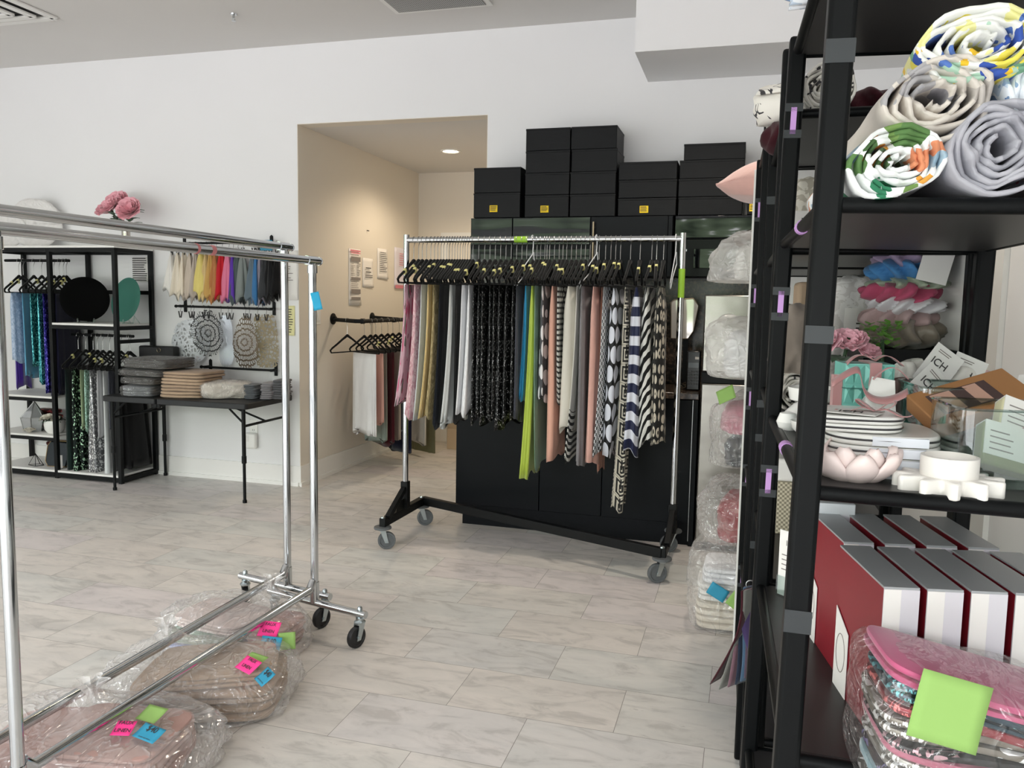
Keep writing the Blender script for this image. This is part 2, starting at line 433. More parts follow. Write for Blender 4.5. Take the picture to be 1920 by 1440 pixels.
def wall_mat(name, col, var=.02):
    t = NT(name); g = t.noise(t.obj(), 1.2, 3); c = lin(col)
    cc = t.mix(g, c, tuple(x*(1-var*2) for x in c[:3])+(1,))
    return t.done(t.bsdf(col=cc, rough=.75, spec=.2, normal=t.bump(t.noise(t.obj(), 140, 2), .05, .002)))
M['wall'] = wall_mat('wall_paint', '#ededed'); M['cwall'] = wall_mat('corridor_paint', '#e6dfd3')
M['ceil'] = wall_mat('ceiling_paint', '#dddbd8')
def floor_mat():
    t = NT('marble_tile'); o = t.obj()
    m = t.map(o, loc=(.36, -2.826+.305*10, 0))
    br = t.n('TexBrick', {'Vector': m, 'Color1': (1, 1, 1, 1), 'Color2': (0, 0, 0, 1), 'Mortar': (.5, .5, .5, 1), 'Scale': 1.0, 'Mortar Size': .0011, 'Mortar Smooth': .1, 'Bias': 0.0, 'Brick Width': .585, 'Row Height': .305}, offset=.5)
    tile = t.n('SeparateColor', {0: br.outputs[0]}).outputs[0]
    shift = t.n('CombineXYZ', {0: t.math('MULTIPLY', tile, 13.0), 1: t.math('MULTIPLY', tile, 7.0), 2: 0.0}).outputs[0]
    q = t.n('VectorMath', {0: o, 1: shift}, operation='ADD').outputs[0]
    qs = t.map(q, (1.0, 2.6, 1), rot=(0, 0, .35))
    n1 = t.noise(qs, 1.7, 5, .6, dist=1.4); n2 = t.noise(qs, 5.0, 5, .65, dist=1.0); n3 = t.noise(t.map(q, (5, 16, 1), rot=(0, 0, .4)), 2.5, 4, .7)
    c = t.ramp(n1, [(.25, lin('#aeaca9')), (.44, lin('#d0cdc7')), (.6, lin('#e2dcd5')), (.8, lin('#d6d0cb'))])
    hue = t.ramp(tile, [(0, lin('#e2dcd4')), (.35, lin('#ddd5cc')), (.6, lin('#d7d9d3')), (.8, lin('#dfd5d5')), (1, lin('#e5e0d8'))])
    c = t.n('Mix', {0: .55, 6: c, 7: hue}, data_type='RGBA').outputs[2]
    v = t.math('MULTIPLY', t.ramp(n2, [(.36, (1, 1, 1)), (.47, (.25, .25, .25)), (.56, (0, 0, 0))]), .42)
    c = t.mix(v, c, lin('#9b9791'))
    sp = t.math('GREATER_THAN', n3, .69)
    c = t.mix(t.math('MULTIPLY', sp, .35), c, lin('#87827c'))
    c = t.mix(br.outputs[1], c, lin('#8c8780'))
    h = t.math('SUBTRACT', 1.0, br.outputs[1])
    return t.done(t.bsdf(col=c, rough=t.mixf(n2, .34, .5), spec=.4, normal=t.bump(h, .35, .002)))
M['floor'] = floor_mat()

struct('floor', MB().box(LX-.1, RX+.1, FY-.1, CY+.2, -.1, 0), M['floor'])
struct('ceiling', MB().box(LX-.1, RX+.1, FY-.1, WY+.12, CH, CH+.1), M['ceil'])
# back wall in one mesh: run up to the corridor, lintel, and the piece behind the kitchen
struct('wall_back', MB().box(LX-.1, CX, WY, WY+.12, 0, CH).box(CX, OPR, WY, WY+.12, OPH, CH).box(OPR, RX+.1, WY, WY+.12, 0, CH), M['wall'])
struct('wall_right', MB().box(RX, RX+.1, FY-.1, WY, 0, CH), M['wall'])
struct('wall_corridor_left', MB().box(CX-.12, CX, WY+.12, CY+.1, 0, OPH), M['cwall'])
struct('wall_corridor_right', MB().box(OPR, OPR+.12, WY+.12, CY+.1, 0, OPH), M['cwall'])
struct('wall_corridor_end', MB().box(CX-.12, OPR+.12, CY, CY+.1, 0, OPH), M['cwall'])
struct('ceiling_corridor', MB().box(CX-.12, OPR+.12, WY+.12, CY+.1, OPH, OPH+.1), M['ceil'])
# thin lining of the corridor opening in the corridor colour
struct('trim_corridor_reveal', MB().box(CX, CX+.004, WY+.001, WY+.12, .15, OPH).box(CX, OPR, WY+.001, WY+.12, OPH-.004, OPH).box(OPR-.004, OPR, WY+.001, WY+.12, 0, OPH), M['cwall'])
# soffit box under the ceiling over the kitchen
struct('trim_soffit', MB().box(-.664, RX, 4.66, WY, 2.8, CH), M['wall'])
# side wall and shop front with its windows
struct('wall_left', MB().box(LX-.1, LX, FY-.1, -2.8, 0, CH).box(LX-.1, LX, .4, WY, 0, CH).box(LX-.1, LX, -2.8, .4, 0, .25).box(LX-.1, LX, -2.8, .4, 2.75, CH), M['wall'])
struct('wall_front', MB().box(LX-.1, RX+.1, FY-.1, FY, 0, .25).box(LX-.1, RX+.1, FY-.1, FY, 2.85, CH).box(LX-.1, -6.2, FY-.1, FY, .25, 2.85).box(.80, RX+.1, FY-.1, FY, .25, 2.85), M['wall'])
wf = MB()
XS = [-6.2, -4.6, -3.0, -1.4, .80]
for x in XS: wf.box(x-.035, x+.035, FY-.09, FY-.01, .25, 2.85)
for z in (.25, .9, 2.82): wf.box(XS[0], XS[-1], FY-.088, FY-.012, z, z+.05)
struct('window_1', wf, M['black'])
wg = MB()
for y in (-2.8, -1.75, -.7, .37): wg.box(LX-.09, LX-.01, y-.02, y+.05, .25, 2.75)
for z in (.25, 2.7): wg.box(LX-.088, LX-.012, -2.8, .4, z, z+.05)
struct('window_2', wg, M['black'])
# base boards: board plus a quarter round at the floor
bb = M['gloss_white']
struct('baseboard_back', MB().box(LX, CX, WY-.014, WY, 0, .15).box(LX, CX, WY-.028, WY-.014, 0, .028), bb)
struct('baseboard_corridor', MB().box(CX, CX+.014, WY-.014, CY, 0, .15).box(CX+.014, CX+.028, WY-.028, CY, 0, .028), bb)
struct('baseboard_corridor_end', MB().box(CX+.014, -2.92, CY-.014, CY, 0, .15), bb)
struct('baseboard_right', MB().box(RX-.014, RX, FY, 3.5, 0, .15), bb)
# pale upright trim on the side wall beside the shelves
struct('trim_side_wall', MB().box(RX-.02, RX, 3.5, 3.74, 0, 2.6), M['gloss_white'])
# corridor door: casing and leaf
d = MB().box(-2.92, -2.84, CY-.02, CY, 0, 2.07).box(-2.05, -1.97, CY-.02, CY, 0, 2.07).box(-2.84, -2.05, CY-.02, CY, 1.99, 2.07)
struct('trim_door_casing', d, bb)
dl = struct('door_1', MB().box(-2.83, -2.06, CY-.012, CY, 0.005, 1.985).box(-2.72, -2.17, CY-.02, CY-.012, .2, .9).box(-2.72, -2.17, CY-.02, CY-.012, 1.05, 1.85), M['cwall'])
h = MB().tube([(-2.14, CY-.012, 1.0), (-2.14, CY-.06, 1.0), (-2.23, CY-.06, 1.0)], .009).build('door_handle', M['steel'], dl)

# ---- ceiling fittings
P1 = atZ(725, 0, CH); 
v = thing('ceiling_vent', 'perforated square return grille set flush in the grey ceiling', 'vent', (-1.88, 4.54, CH))
MB().box(-.32, .32, -.32, .32, -.012, -.001).build('grille_frame', M['white'], v, bevel=.003)
def perf():
    t = NT('perforated'); vo = t.n('TexVoronoi', {'Vector': t.map(t.obj(), (85, 85, 1)), 'Scale': 1.0, 'Randomness': 0.0}, ).outputs['Distance']
    return t.done(t.bsdf(col=t.mix(t.math('LESS_THAN', vo, .36), lin('#b9b9b7'), lin('#3c3d3e')), rough=.6))
MB().box(-.285, .285, -.285, .285, -.016, -.012).build('perforated_plate', perf(), v)
v = thing('ceiling_diffuser', 'white stepped air diffuser at the corner of the picture, above the shelf wall', 'vent', (-4.72, 4.12, CH))
for i, (a, z) in enumerate(((.30, 0), (.215, -.012), (.13, -.022))):
    b = MB()
    for s in (-1, 1):
        b.bar((-a, s*a, z-.008), (a, s*a, z-.008), .05, .012); b.bar((s*a, -a, z-.008), (s*a, a, z-.008), .05, .012)
    b.build('blade', M['white'], v, bevel=.002)
MB().box(-.26, .26, -.26, .26, -.004, -.001).build('duct_throat', M['ink'], v)
v = thing('sprinkler_head', 'tiny chrome fire sprinkler hanging from the ceiling', 'sprinkler', tuple(atZ(438, 26, CH)))
MB().lathe([(.022, 0), (.02, -.006), (.008, -.008), (.008, -.03)], n=16).build('escutcheon', M['chrome'], v)
MB().lathe([(.0, -.045), (.014, -.044), (.014, -.042), (.0, -.041)], n=14).tube([(-.008, 0, -.03), (-.011, 0, -.037), (0, 0, -.043)], .0015, 6).tube([(.008, 0, -.03), (.011, 0, -.037), (0, 0, -.043)], .0015, 6).build('deflector', M['chrome'], v)
v = thing('recessed_light', 'round recessed downlight glowing in the corridor ceiling', 'light', (-2.433, 6.473, OPH))
MB().lathe([(.085, -.001), (.085, -.007), (.07, -.009), (.062, -.002)], n=32).build('trim_ring', M['gloss_white'], v)
t = NT('lamp_glow'); glow = t.done(t.n('Emission', {'Color': (1, .84, .62, 1), 'Strength': 14}))
MB().lathe([(.0, -.004), (.06, -.004), (.062, -.002)], n=32).build('lens', glow, v)

# ---- electrical bits on the walls
v = thing('light_switch', 'white double rocker light switch on the corridor wall', 'switch', (CX, 5.545, 1.265), radians(90))
MB().box(-.058, .058, -.006, 0, -.06, .06).build('plate', M['gloss_white'], v, bevel=.003)
for x in (-.024, .024): MB().box(x-.016, x+.016, -.011, -.006, -.034, .034).build('rocker', M['gloss_white'], v, bevel=.002)
o = atY(476, 801, WY)
v = thing('wall_outlet', 'white wall outlet under the folding table', 'outlet', (o.x, WY, o.z))
MB().box(-.036, .036, -.006, 0, -.058, .058).build('plate', M['gloss_white'], v, bevel=.003)
b = MB()
for z in (-.02, .02):
    for x in (-.007, .007): b.box(x-.0015, x+.0015, -.0068, -.006, z-.006, z+.006)
    b.lathe([(0, 0), (.003, 0)], (0, -.0068, z-.012), 8)
b.build('slots', M['ink'], v)
v = thing('plug_in_chime', 'white plug-in chime unit hanging below the wall outlet', 'chime', (o.x-.008, WY-.007, o.z-.10))
MB().box(-.048, .048, -.038, 0, -.06, .06).build('housing', M['gloss_white'], v, bevel=.012)
b = MB()
for i in range(6): b.box(-.035, -.005, -.0385, -.0375, .036-i*.008, .040-i*.008)
b.build('speaker_slots', M['paper_grey'], v)

# ---- papers on the walls
def sheet(name, label, px, py, w, h, wall, fn, m=None, yaw=0):
    """paper taped to a wall: fn(mb) prints on the local sheet (x 0..w, z -h..0)"""
    p = atX(px, py, CX) if wall == 'c' else atY(px, py, WY)
    rz = radians(90) if wall == 'c' else 0
    loc = (CX+.002, p.y, p.z) if wall == 'c' else (p.x, WY-.002, p.z)
    v = thing(name, label, 'paper', loc, rz)
    b = MB(); b.grid(lambda u, k: (u*w, -.001-.010*k*k*(u if True else 0), -k*h), 5, 8)
    b.build('page', m or M['paper'], v, solid=.0005)
    q = MB(); fn(q, w, h); q.build('print', [M['ink'], M['ink_soft'], M['ink_red']], v, smooth=False)
    return v
def pr_long(q, w, h):
    Y = -.0135
    q.box(.04*w, .9*w, Y-.0004, Y, -.05*h, -.02*h, 2); q.box(.1*w, .9*w, Y-.0004, Y, -.085*h, -.065*h, 2)
    for a, c in ((.14, .22), (.5, .55), (.71, .79), (.85, .90)): q.box(.1*w, .9*w, Y-.0004, Y, -c*h, -a*h, 1)
    lines_mb(q, .1*w, .45*w, -.48*h, -.25*h, 8, Y, 1, .004, 1); lines_mb(q, .6*w, .9*w, -.48*h, -.25*h, 8, Y, 0, .004, 2)
    lines_mb(q, .1*w, .85*w, -.7*h, -.57*h, 4, Y, 1, .004, 3)
sheet('printed_notice', 'long printed price list with grey bars and a red heading on corridor wall', 653, 465, .21, .47, 'c', pr_long)
def pr_a(q, w, h):
    for z in (.32, .46): q.box(.2*w, .7*w, -.0135, -.013, -z*h-.008, -z*h, 0)
    for z in (.58, .64): q.box(.15*w, .85*w, -.0135, -.013, -z*h-.006, -z*h, 0)
sheet('small_notice', 'small plain notice with four dark lines beside the long price list', 679, 483, .2, .25, 'c', pr_a)
def pr_b(q, w, h): lines_mb(q, .15*w, .85*w, -.78*h, -.1*h, 11, -.0135, 0, .005, 5)
sheet('text_notice', 'beige notice covered in text lines, third paper along corridor wall', 707, 465, .21, .27, 'c', pr_b)
def pr_c(q, w, h):
    lines_mb(q, .35*w, .95*w, -.45*h, -.12*h, 6, -.0135, 2, .006, 7); q.box(0, w, -.0136, -.013, -h, -.92*h, 2)
sheet('pink_edged_notice', 'white notice with pink lower edge beside the clothes rail post', 739, 463, .26, .38, 'c', pr_c, plain('paper_lilac', '#e4dfe9', .8))
def pr_d(q, w, h):
    lines_mb(q, .1*w, .9*w, -.22*h, -.05*h, 3, -.0135, 2, .006, 8); lines_mb(q, .1*w, .8*w, -.62*h, -.3*h, 7, -.0135, 1, .005, 9)
sheet('red_headed_notice', 'white notice with red heading at the wall end behind the chrome rack posts', 525, 470, .15, .36, 'b', pr_d)
def pr_e(q, w, h): lines_mb(q, .12*w, .95*w, -.92*h, -.08*h, 10, -.0135, 0, .006, 10)
sheet('yellow_notice', 'tall yellow handwritten note at the wall end, below the red headed notice', 534, 573, .085, .22, 'b', pr_e, plain('paper_yellow', '#eee9b0', .8))
def pr_f(q, w, h): lines_mb(q, .05*w, w, -.98*h, -.02*h, 11, -.0135, 0, .007, 12, .75)
sheet('price_list', 'white page of bold text lines on wall inside the black shelving', 249, 482, .15, .19, 'b', pr_f, M['paper'])
v = tag(MB().cyl((CX, atX(688, 432, CX).y, 1.994), (CX+.02, atX(688, 432, CX).y, 1.99), .004, 8).build('wall_hook', M['ink']), 'tiny dark nail sticking out of corridor wall above the notices', 'nail')
# ================================================================== RACKS AND RAILS
def caster(parent, x, y, ztop, R, rz, w=.022, tyre=None, disc=False, acorn=0):
    """swivel caster as a part with wheel and fork as its sub-parts; ztop = underside of what it carries"""
    c = MB().cyl((0, 0, ztop-.018), (0, 0, ztop), .016, 16).lathe([(.022, ztop-.024), (.024, ztop-.018), (.018, ztop-.012)], n=16)
    if acorn: c.cyl((0, 0, ztop), (0, 0, acorn), .011, 10).lathe([(.011, acorn), (.010, acorn+.010), (.004, acorn+.016)], n=10)
    c = c.build('caster', M['zinc'], parent, loc=(x, y, 0), rz=rz)
    o = R*.45; f = MB()
    for s in (-1, 1):
        yy = s*(w/2+.004)
        f.add([(-.016, yy-.0015, ztop-.02), (.016, yy-.0015, ztop-.02), (o+.01, yy-.0015, R-.012), (o-.01, yy-.0015, R-.012),
               (-.016, yy+.0015, ztop-.02), (.016, yy+.0015, ztop-.02), (o+.01, yy+.0015, R-.012), (o-.01, yy+.0015, R-.012)],
              [(0,1,2,3),(7,6,5,4),(0,4,5,1),(1,5,6,2),(2,6,7,3),(3,7,4,0)])
    f.box(-.016, .016, -w/2-.005, w/2+.005, ztop-.024, ztop-.02).cyl((o, -w/2-.009, R), (o, w/2+.009, R), .006, 10)
    f.build('fork', M['zinc'], c, smooth=False)
    wh = MB(); Mx = Matrix.Translation((o, 0, R)) @ Matrix.Rotation(pi/2, 4, 'X')
    wh.lathe([(R*.3, -w*.42), (R*.72, -w*.36), (R*.76, -w/2), (R*.95, -w/2), (R, -w*.3), (R, w*.3), (R*.95, w/2), (R*.76, w/2), (R*.72, w*.36), (R*.3, w*.42)], n=32, M=Mx)
    wh.build('wheel', tyre or M['rubber_black'], c)
    if disc: MB().lathe([(.03, ztop-.012), (.048, ztop-.012), (.05, ztop-.006), (.048, ztop), (.02, ztop+.002)], n=28).build('thread_guard', M['rubber'], c)
    return c

def chrome_rack(label, x, y1, ztop, y0, foot_w=.53, ang=-.21, off=-.02, rot=0, z_rail=.2):
    r = thing('garment_rack', label, 'clothes rack', (x, y1, 0), rot)
    L = y1-y0; tr = .016; zf = .135
    for yy, nm in ((0, 0), (-L, 1)):
        p = MB().cyl((0, yy, zf), (0, yy, .225), tr+.003, 18).cyl((0, yy, .225), (0, yy, ztop), tr, 18)
        p.lathe([(tr+.004, ztop-.05), (tr+.004, ztop-.02)], (0, yy, 0), 18).build('post', M['chrome'], r)
        f = MB(); dx, dy = cos(ang)*foot_w/2, sin(ang)*foot_w/2
        a = Vector((-dx+off, yy-dy, zf)); b = Vector((dx+off, yy+dy, zf))
        f.tube([a, b], .0155, 18).tube([a, a+(a-b).normalized()*.002], .013, 14).build('foot_bar', M['chrome'], r)
        u = (b-a).normalized()
        for q, rz in ((a+u*.03, 2.0), (b-u*.03, .35 if nm else 4.4)):
            caster(r, q.x, q.y, zf-.014, .044, rz, acorn=zf+.016)
    MB().tube([(0, -.012, z_rail+.03), (0, -.045, z_rail), (0, -L+.045, z_rail), (0, -L+.012, z_rail+.03)], tr, 18).build('lower_rail', M['chrome'], r)
    MB().tube([(0, .05, ztop), (0, -L-.05, ztop)], tr, 20).tube([(0, .05, ztop), (0, .053, ztop)], tr+.0015, 20).tube([(0, .032, ztop), (0, -.045, ztop)], tr+.0025, 20).build('hanging_rail', M['chrome'], r)
    return r
near = chrome_rack('bare chrome garment rack with lower rail, nearest rack, its post cut by the frame', -1.685, 2.92, 1.553, 1.50, rot=-.012, off=.005)
far = chrome_rack('bare chrome garment rack standing behind the nearest one, rail set slightly higher', -1.893, 3.05, 1.618, 1.46, off=-.02)
# marks of old pink stickers and the blue note on the near rack
for y, z, w in ((-.62, 1.553, .02), (-.70, 1.553, .012)):
    MB().tube([(0, y, z), (0, y-w, z)], .0168, 16).build('old_sticker', plain('old_sticker', '#c97f80', .7), near)
bn = sticky('blue_note', .034, .072, M['sticky_cyan'], (.024, -.010, 1.392), (.1, -.22, radians(20)), near)

# ------------------------------------------------------------------ black based Z rack with the linens
ZY = 4.32
z = thing('z_rack', 'rolling garment rack with black zigzag base and two chrome uprights, full of linens', 'clothes rack')
zx0, zx1 = -1.89, -.335; bk = M['black']
MB().bar((-1.915, 4.06, .155), (-1.90, 4.63, .155), .038, .05).build('end_bar', bk, z, bevel=.004)
MB().bar((-.355, 4.02, .155), (-.345, 4.60, .155), .038, .05).build('end_bar', bk, z, bevel=.004)
MB().bar((-1.90, 4.62, .155), (-.355, 4.03, .155), .038, .05).build('cross_beam', bk, z, bevel=.004)
for x in (zx0, zx1):
    ys = 4.325
    MB().box(x-.022, x+.022, ys-.022, ys+.022, .18, .34).build('socket', bk, z, bevel=.003)
    MB().bar((x, ys-.02, .30), (x-.004, ys-.235, .18), .03, .03).box(x-.003, x+.003, ys-.12, ys, .18, .24).build('brace', bk, z, bevel=.003)
    MB().cyl((x, ys, .32), (x, ys, 1.775), .0165, 20).build('upright', M['chrome'], z)
MB().tube([(zx0, 4.325, 1.745), (zx1, 4.325, 1.745)], .016, 20).build('hanging_rail', M['chrome'], z)
for x, y, rz in ((-1.918, 4.075, .5), (-1.90, 4.60, .5), (-.357, 4.035, 3.6), (-.347, 4.57, 3.4)):
    caster(z, x, y, .13, .05, rz, w=.026, tyre=M['rubber'], disc=True)
for x, y in ((-1.918, 4.075), (-1.90, 4.60), (-.357, 4.035)):
    MB().lathe([(.013, .18), (.012, .186), (.005, .19)], (x, y, 0), 12).build('bolt_cap', M['zinc'], z)
MB().cyl((zx1, 4.325, 1.44), (zx1, 4.325, 1.59), .0172, 20).build('lime_tape', M['limetape'], z)
MB().cyl((zx0, 4.325, 1.20), (zx0, 4.325, 1.33), .0172, 20).build('lime_tape', M['limetape'], z)
MB().tube([(-1.245, 4.325, 1.745), (-1.17, 4.325, 1.745)], .0172, 18).build('lime_tape', M['limetape'], z)

# ------------------------------------------------------------------ pipe rail on the corridor wall
PX = -2.86
pr_ = thing('pipe_rail', 'black iron pipe clothes rail on three round wall flanges in the corridor', 'clothes rail', (CX, 5.783, 1.236))
def pl(x, y, zz): return (x-CX, y-5.783, zz-1.236)
MB().tube([pl(CX+.01, 5.80, 1.24), pl(PX-.04, 5.67, 1.235), pl(PX, 5.69, 1.235), pl(PX, 7.25, 1.235)], .016, 14).build('pipe', M['black'], pr_)
for y in (6.5, 7.22): MB().tube([pl(CX+.01, y, 1.25), pl(PX, y+.02, 1.235)], .014, 12).build('bracket_arm', M['black'], pr_)
for y in (5.80, 6.5, 7.22):
    Mx = Matrix.Translation(pl(CX, y, 1.245)) @ Matrix.Rotation(pi/2, 4, 'Y')
    MB().lathe([(.045, 0), (.045, .008), (.022, .012), (.02, .03)], n=24, M=Mx).build('flange', M['black'], pr_)
for y in (5.71, 6.3, 6.52, 6.9): MB().tube([pl(PX, y-.02, 1.235), pl(PX, y+.02, 1.235)], .021, 14).build('coupling', M['black'], pr_)

# ------------------------------------------------------------------ rods on the shelf wall
def wall_rod(label, x0, x1, zz, drop=0):
    r = thing('wall_rod', label, 'rail', (x0, WY, zz))
    L = x1-x0; y = -.06
    MB().tube([(-.035, y, 0), (L+.03, y, drop)], .0085, 12).lathe([(0, -.014), (.012, -.008), (.013, 0), (.010, .008), (0, .012)], (-.04, y, 0), 12).lathe([(0, -.014), (.012, -.008), (.013, 0), (.010, .008), (0, .012)], (L+.035, y, drop), 12).build('rod', M['black'], r)
    for x, dz in ((0, 0), (L, drop)):
        MB().box(x-.013, x+.013, -.008, 0, dz-.045, dz+.05).lathe([(.013, 0), (.0, .012)], (x, -.004, dz+.048), 12).bar((x, 0, dz), (x, y-.012, dz), .018, .02).build('bracket', M['black'], r, bevel=.002)
    return r
rod1 = wall_rod('black wall rod carrying the clipped coloured napkins, behind the chrome rails', -4.14, -3.385, 1.80, .005)
rod2 = wall_rod('black wall rod with five openwork placemats clipped on it', -4.145, -3.37, 1.328, -.008)
rod3 = wall_rod('lowest black wall rod, empty, just above the stacks on the folding table', -3.93, -3.36, .872, -.004)
# ================================================================== HANGERS AND HANGING LINENS
_tag_m = M['tagc']
def make_hanger(name, label, group, hook_m, w=.2, tagside=1):
    h = thing(name, label, 'clothes hanger', group=group)
    pts = [(0, .019*cos(a), .0005+.019*sin(a)) for a in [pi*(1.0-i/8*1.12)+.12 for i in range(9)]]
    pts = [(0, -.019, -.006)] + [(0, -.019*cos(pi*i/8), .019*sin(pi*i/8)) for i in range(9)] + [(0, .014, -.014), (0, .004, -.028), (0, 0, -.045), (0, 0, -.125)]
    MB().tube(pts, .0018, 6).build('hook', hook_m, h)
    b = MB()
    for s in (-1, 1):
        b.tube([(0, 0, -.118), (0, s*.02, -.128), (0, s*.06, -.148), (0, s*.12, -.182), (0, s*(w-.02), -.212), (0, s*w, -.228), (0, s*(w-.012), -.246)], [.012, .010, .0085, .008, .0075, .007, .006], 8)
    b.tube([(0, -w+.012, -.246), (0, w-.012, -.246)], .0048, 8)
    b.build('hanger_body', M['velvet'], h)
    MB().obox(Vector((.001, tagside*-.085, -.168)), .008, .010, .016, 0, 0, rx=tagside*.5).build('size_tag', _tag_m, h, bevel=.002)
    return h
H0 = {}; HC = [0]
def hanger(loc, rz, label, group, white=False, tilt=0, key='v'):
    k = ('w' if white else 'v')
    if k not in H0:
        H0[k] = make_hanger('velvet_hanger', label, group, M['wire']); o = H0[k]; HC[0] = 0
    else: o = copy_tree(H0[k])
    o.location = loc; o.rotation_euler = (0, tilt, rz); tag(o, label, group=group)
    for ch in o.children:
        if ch.name.startswith('size_tag'):
            if HC[0] % 5 in (1, 3): bpy.data.objects.remove(ch); break
            j = RNG.uniform(-.035, .05); ch.location = (0, j, j*.55 if j > -.1 else 0)
    HC[0] += 1
    return o
BAR = .2455
def cloth(name, label, cat, m, loc, rz=0, group=None, **k):
    return tag(hang_mb(**k).build(name, m, loc=loc, rz=rz), label, cat, group)

# ---- fabrics
F = {}
def fb(k, c, **kw): F[k] = fabric('linen_'+k, c, **kw); return F[k]
fb('white', '#f6f6f9'); fb('offwhite', '#e9e7e2'); fb('cream', '#f0eadf'); fb('peach', '#f0b8a4'); fb('pinkpeach', '#f0bcb0'); fb('coral', '#c98d78')
fb('grey', '#8d8a8e'); fb('dgrey', '#5d5d61'); fb('silver', '#dfe3e3'); fb('paleblue', '#d5dde0'); fb('navyblk', '#12161f'); fb('black', '#0b0b0d')
fb('navy', '#141a3a'); fb('sage', '#86a68f'); fb('burg', '#561a26'); fb('taupe', '#b4a79b'); fb('blush', '#e3c3cb'); fb('mintgrey', '#9aa8a2'); fb('olive', '#77765a')
fb('dgreen', '#0e211e'); fb('mint', '#a7b893'); fb('bluegrey', '#6c7687')
F['blue'] = satin('satin_blue', '#199bd3', .4); F['lime'] = satin('satin_lime', '#bdd04a', .5, '#9cb534'); F['purple'] = satin('satin_purple', '#4a1d94'); F['sky'] = satin('satin_sky', '#62b0d8')
F['greysat'] = satin('satin_grey', '#a9a9ac'); F['silk'] = satin('satin_white', '#e6e8f2', .35)
F['fuchsia'] = pattern('print_fuchsia', p_print('#d8b6c4', ['#b0486c', '#ddd3d8', '#8a3a58', '#e06c92', '#6a6f66'], 26, .75, (1, .35, 1)))
F['pinkdam'] = pattern('damask_pink', p_damask('#e4c6c9', '#cf9ba6', 24))
F['yellow'] = pattern('stripe_gold', p_multi(['#e9d9a4', '#cfae62', '#efe6c8', '#d8bb74', '#c69f52'], .045))
F['gold'] = pattern('sheer_gold', p_damask('#b9a87f', '#94865f', 20))
F['whitedam'] = pattern('damask_white', p_damask('#f6f7fa', '#eaebef', 18, .47))
F['sequinb'] = sequin('sequin_black', '#060607', '#e8e8ea', 150, .935, .3)
F['netblk'] = pattern('net_silver', p_multi(['#0c0c14', '#565866', '#0c0c14', '#15151f', '#777a86'], .016))
F['teal'] = sequin('sequin_teal', '#14707d', '#8ff1f0', 95, .62); F['royal'] = sequin('sequin_royal', '#1c1a70', '#9a8dfb', 95, .8); F['seqgreen'] = sequin('sequin_green', '#0a1613', '#b9dfc0', 95, .84)
F['seqsilver'] = sequin('sequin_silver', '#7f8083', '#ffffff', 95, .72); F['irid'] = sequin('sequin_irid', '#8fb79f', '#d9fff0', 95, .55, .5); F['seqred'] = sequin('sequin_red', '#4a0a10', '#d06060', 70, .85)
F['circles'] = pattern('print_circles', p_rings('#515358', '#efeff2', 9, .0, .40))
F['bwsmall'] = pattern('print_bw_small', p_dots('#0e0e10', '#efefe9', .03, .36))
F['bwstripe'] = pattern('print_bw_stripe', lambda t, u, v, uv: t.mix(t.math('GREATER_THAN', v, .66), lin('#ecebe6'), t.mix(t.math('GREATER_THAN', fr(t, v, .035), .5), lin('#ecebe6'), lin('#151515'))))
F['checker'] = pattern('print_checker', p_check('#eceef2', '#101114', .017))
F['polka'] = pattern('print_polka', p_dots('#0d0d11', '#dfe2ee', .105, .45), rough=.45)
F['key'] = pattern('print_key', p_key('#d9d2c2', '#2e2d2c', .10))
F['navystr'] = pattern('print_navy_stripe', p_stripe('#1f2547', '#dfe2ee', .1, .5), rough=.5)
F['zebra'] = pattern('print_zebra', p_zebra('#e8e8e4', '#121212', 14))
F['retro'] = pattern('print_retro', p_rings('#171615', '#c9c0b0', 15, .2, .42))
F['lblue'] = pattern('velvet_lightblue', p_damask('#bccbe0', '#9db1cc', 30)); F['velvet_navy'] = fabric('velvet_navy', '#0c0d2c')

# ---- the linens on the Z rack: name, label, material, pixel of the hook, thickness, length (to image row), sway, widths
ZR = [
 ('fuchsia print runner with rose hem, first cloth on the rack by the uprights', 'fuchsia', 785, .026, 755, (-.03, -.05), {}),
 ('pink damask runner beside the fuchsia print one', 'pinkdam', 800, .034, 780, (-.02, -.05), {}),
 ('thin pale blue runner between the pink damask and the gold striped ones', 'paleblue', 815, .022, 782, (-.02, -.05), {}),
 ('gold and cream striped runner hanging beside the pale blue one', 'yellow', 827, .030, 778, (-.03, -.05), {}),
 ('sheer dull gold runner behind the gold striped one', 'gold', 838, .022, 780, (-.02, -.04), {}),
 ('dark navy runner nearest the dull gold one', 'navyblk', 848, .024, 795, (-.01, -.04), {}),
 ('black runner squeezed between the dark navy and the silver grey runner', 'black', 858, .024, 795, (-.01, -.03), {}),
 ('pleated silver grey runner flaring at its hem', 'silver', 868, .028, 793, (-.02, -.06), {'folds': 9, 'amp': .009}),
 ('narrow black runner between the silver grey and the bright white runner', 'black', 877, .02, 790, (0, 0), {}),
 ('bright white runner beside the white damask one', 'white', 887, .026, 772, (-.01, -.04), {'w': .36}),
 ('white damask runner, broad side showing, beside the black sequin ones', 'whitedam', 898, .034, 772, (-.01, -.04), {'folds': 3}),
]
for i, px in enumerate((909, 919, 929, 939, 949, 959, 969, 979)):
    ZR.append(('black sequin runner, %s one counting from the white damask runner' % ORD[i], 'sequinb', px, .032, 782+(5, -3, 12, 0, -8, 20, 4, -6)[i], (0, .0), {'group': 1, 'folds': 4}))
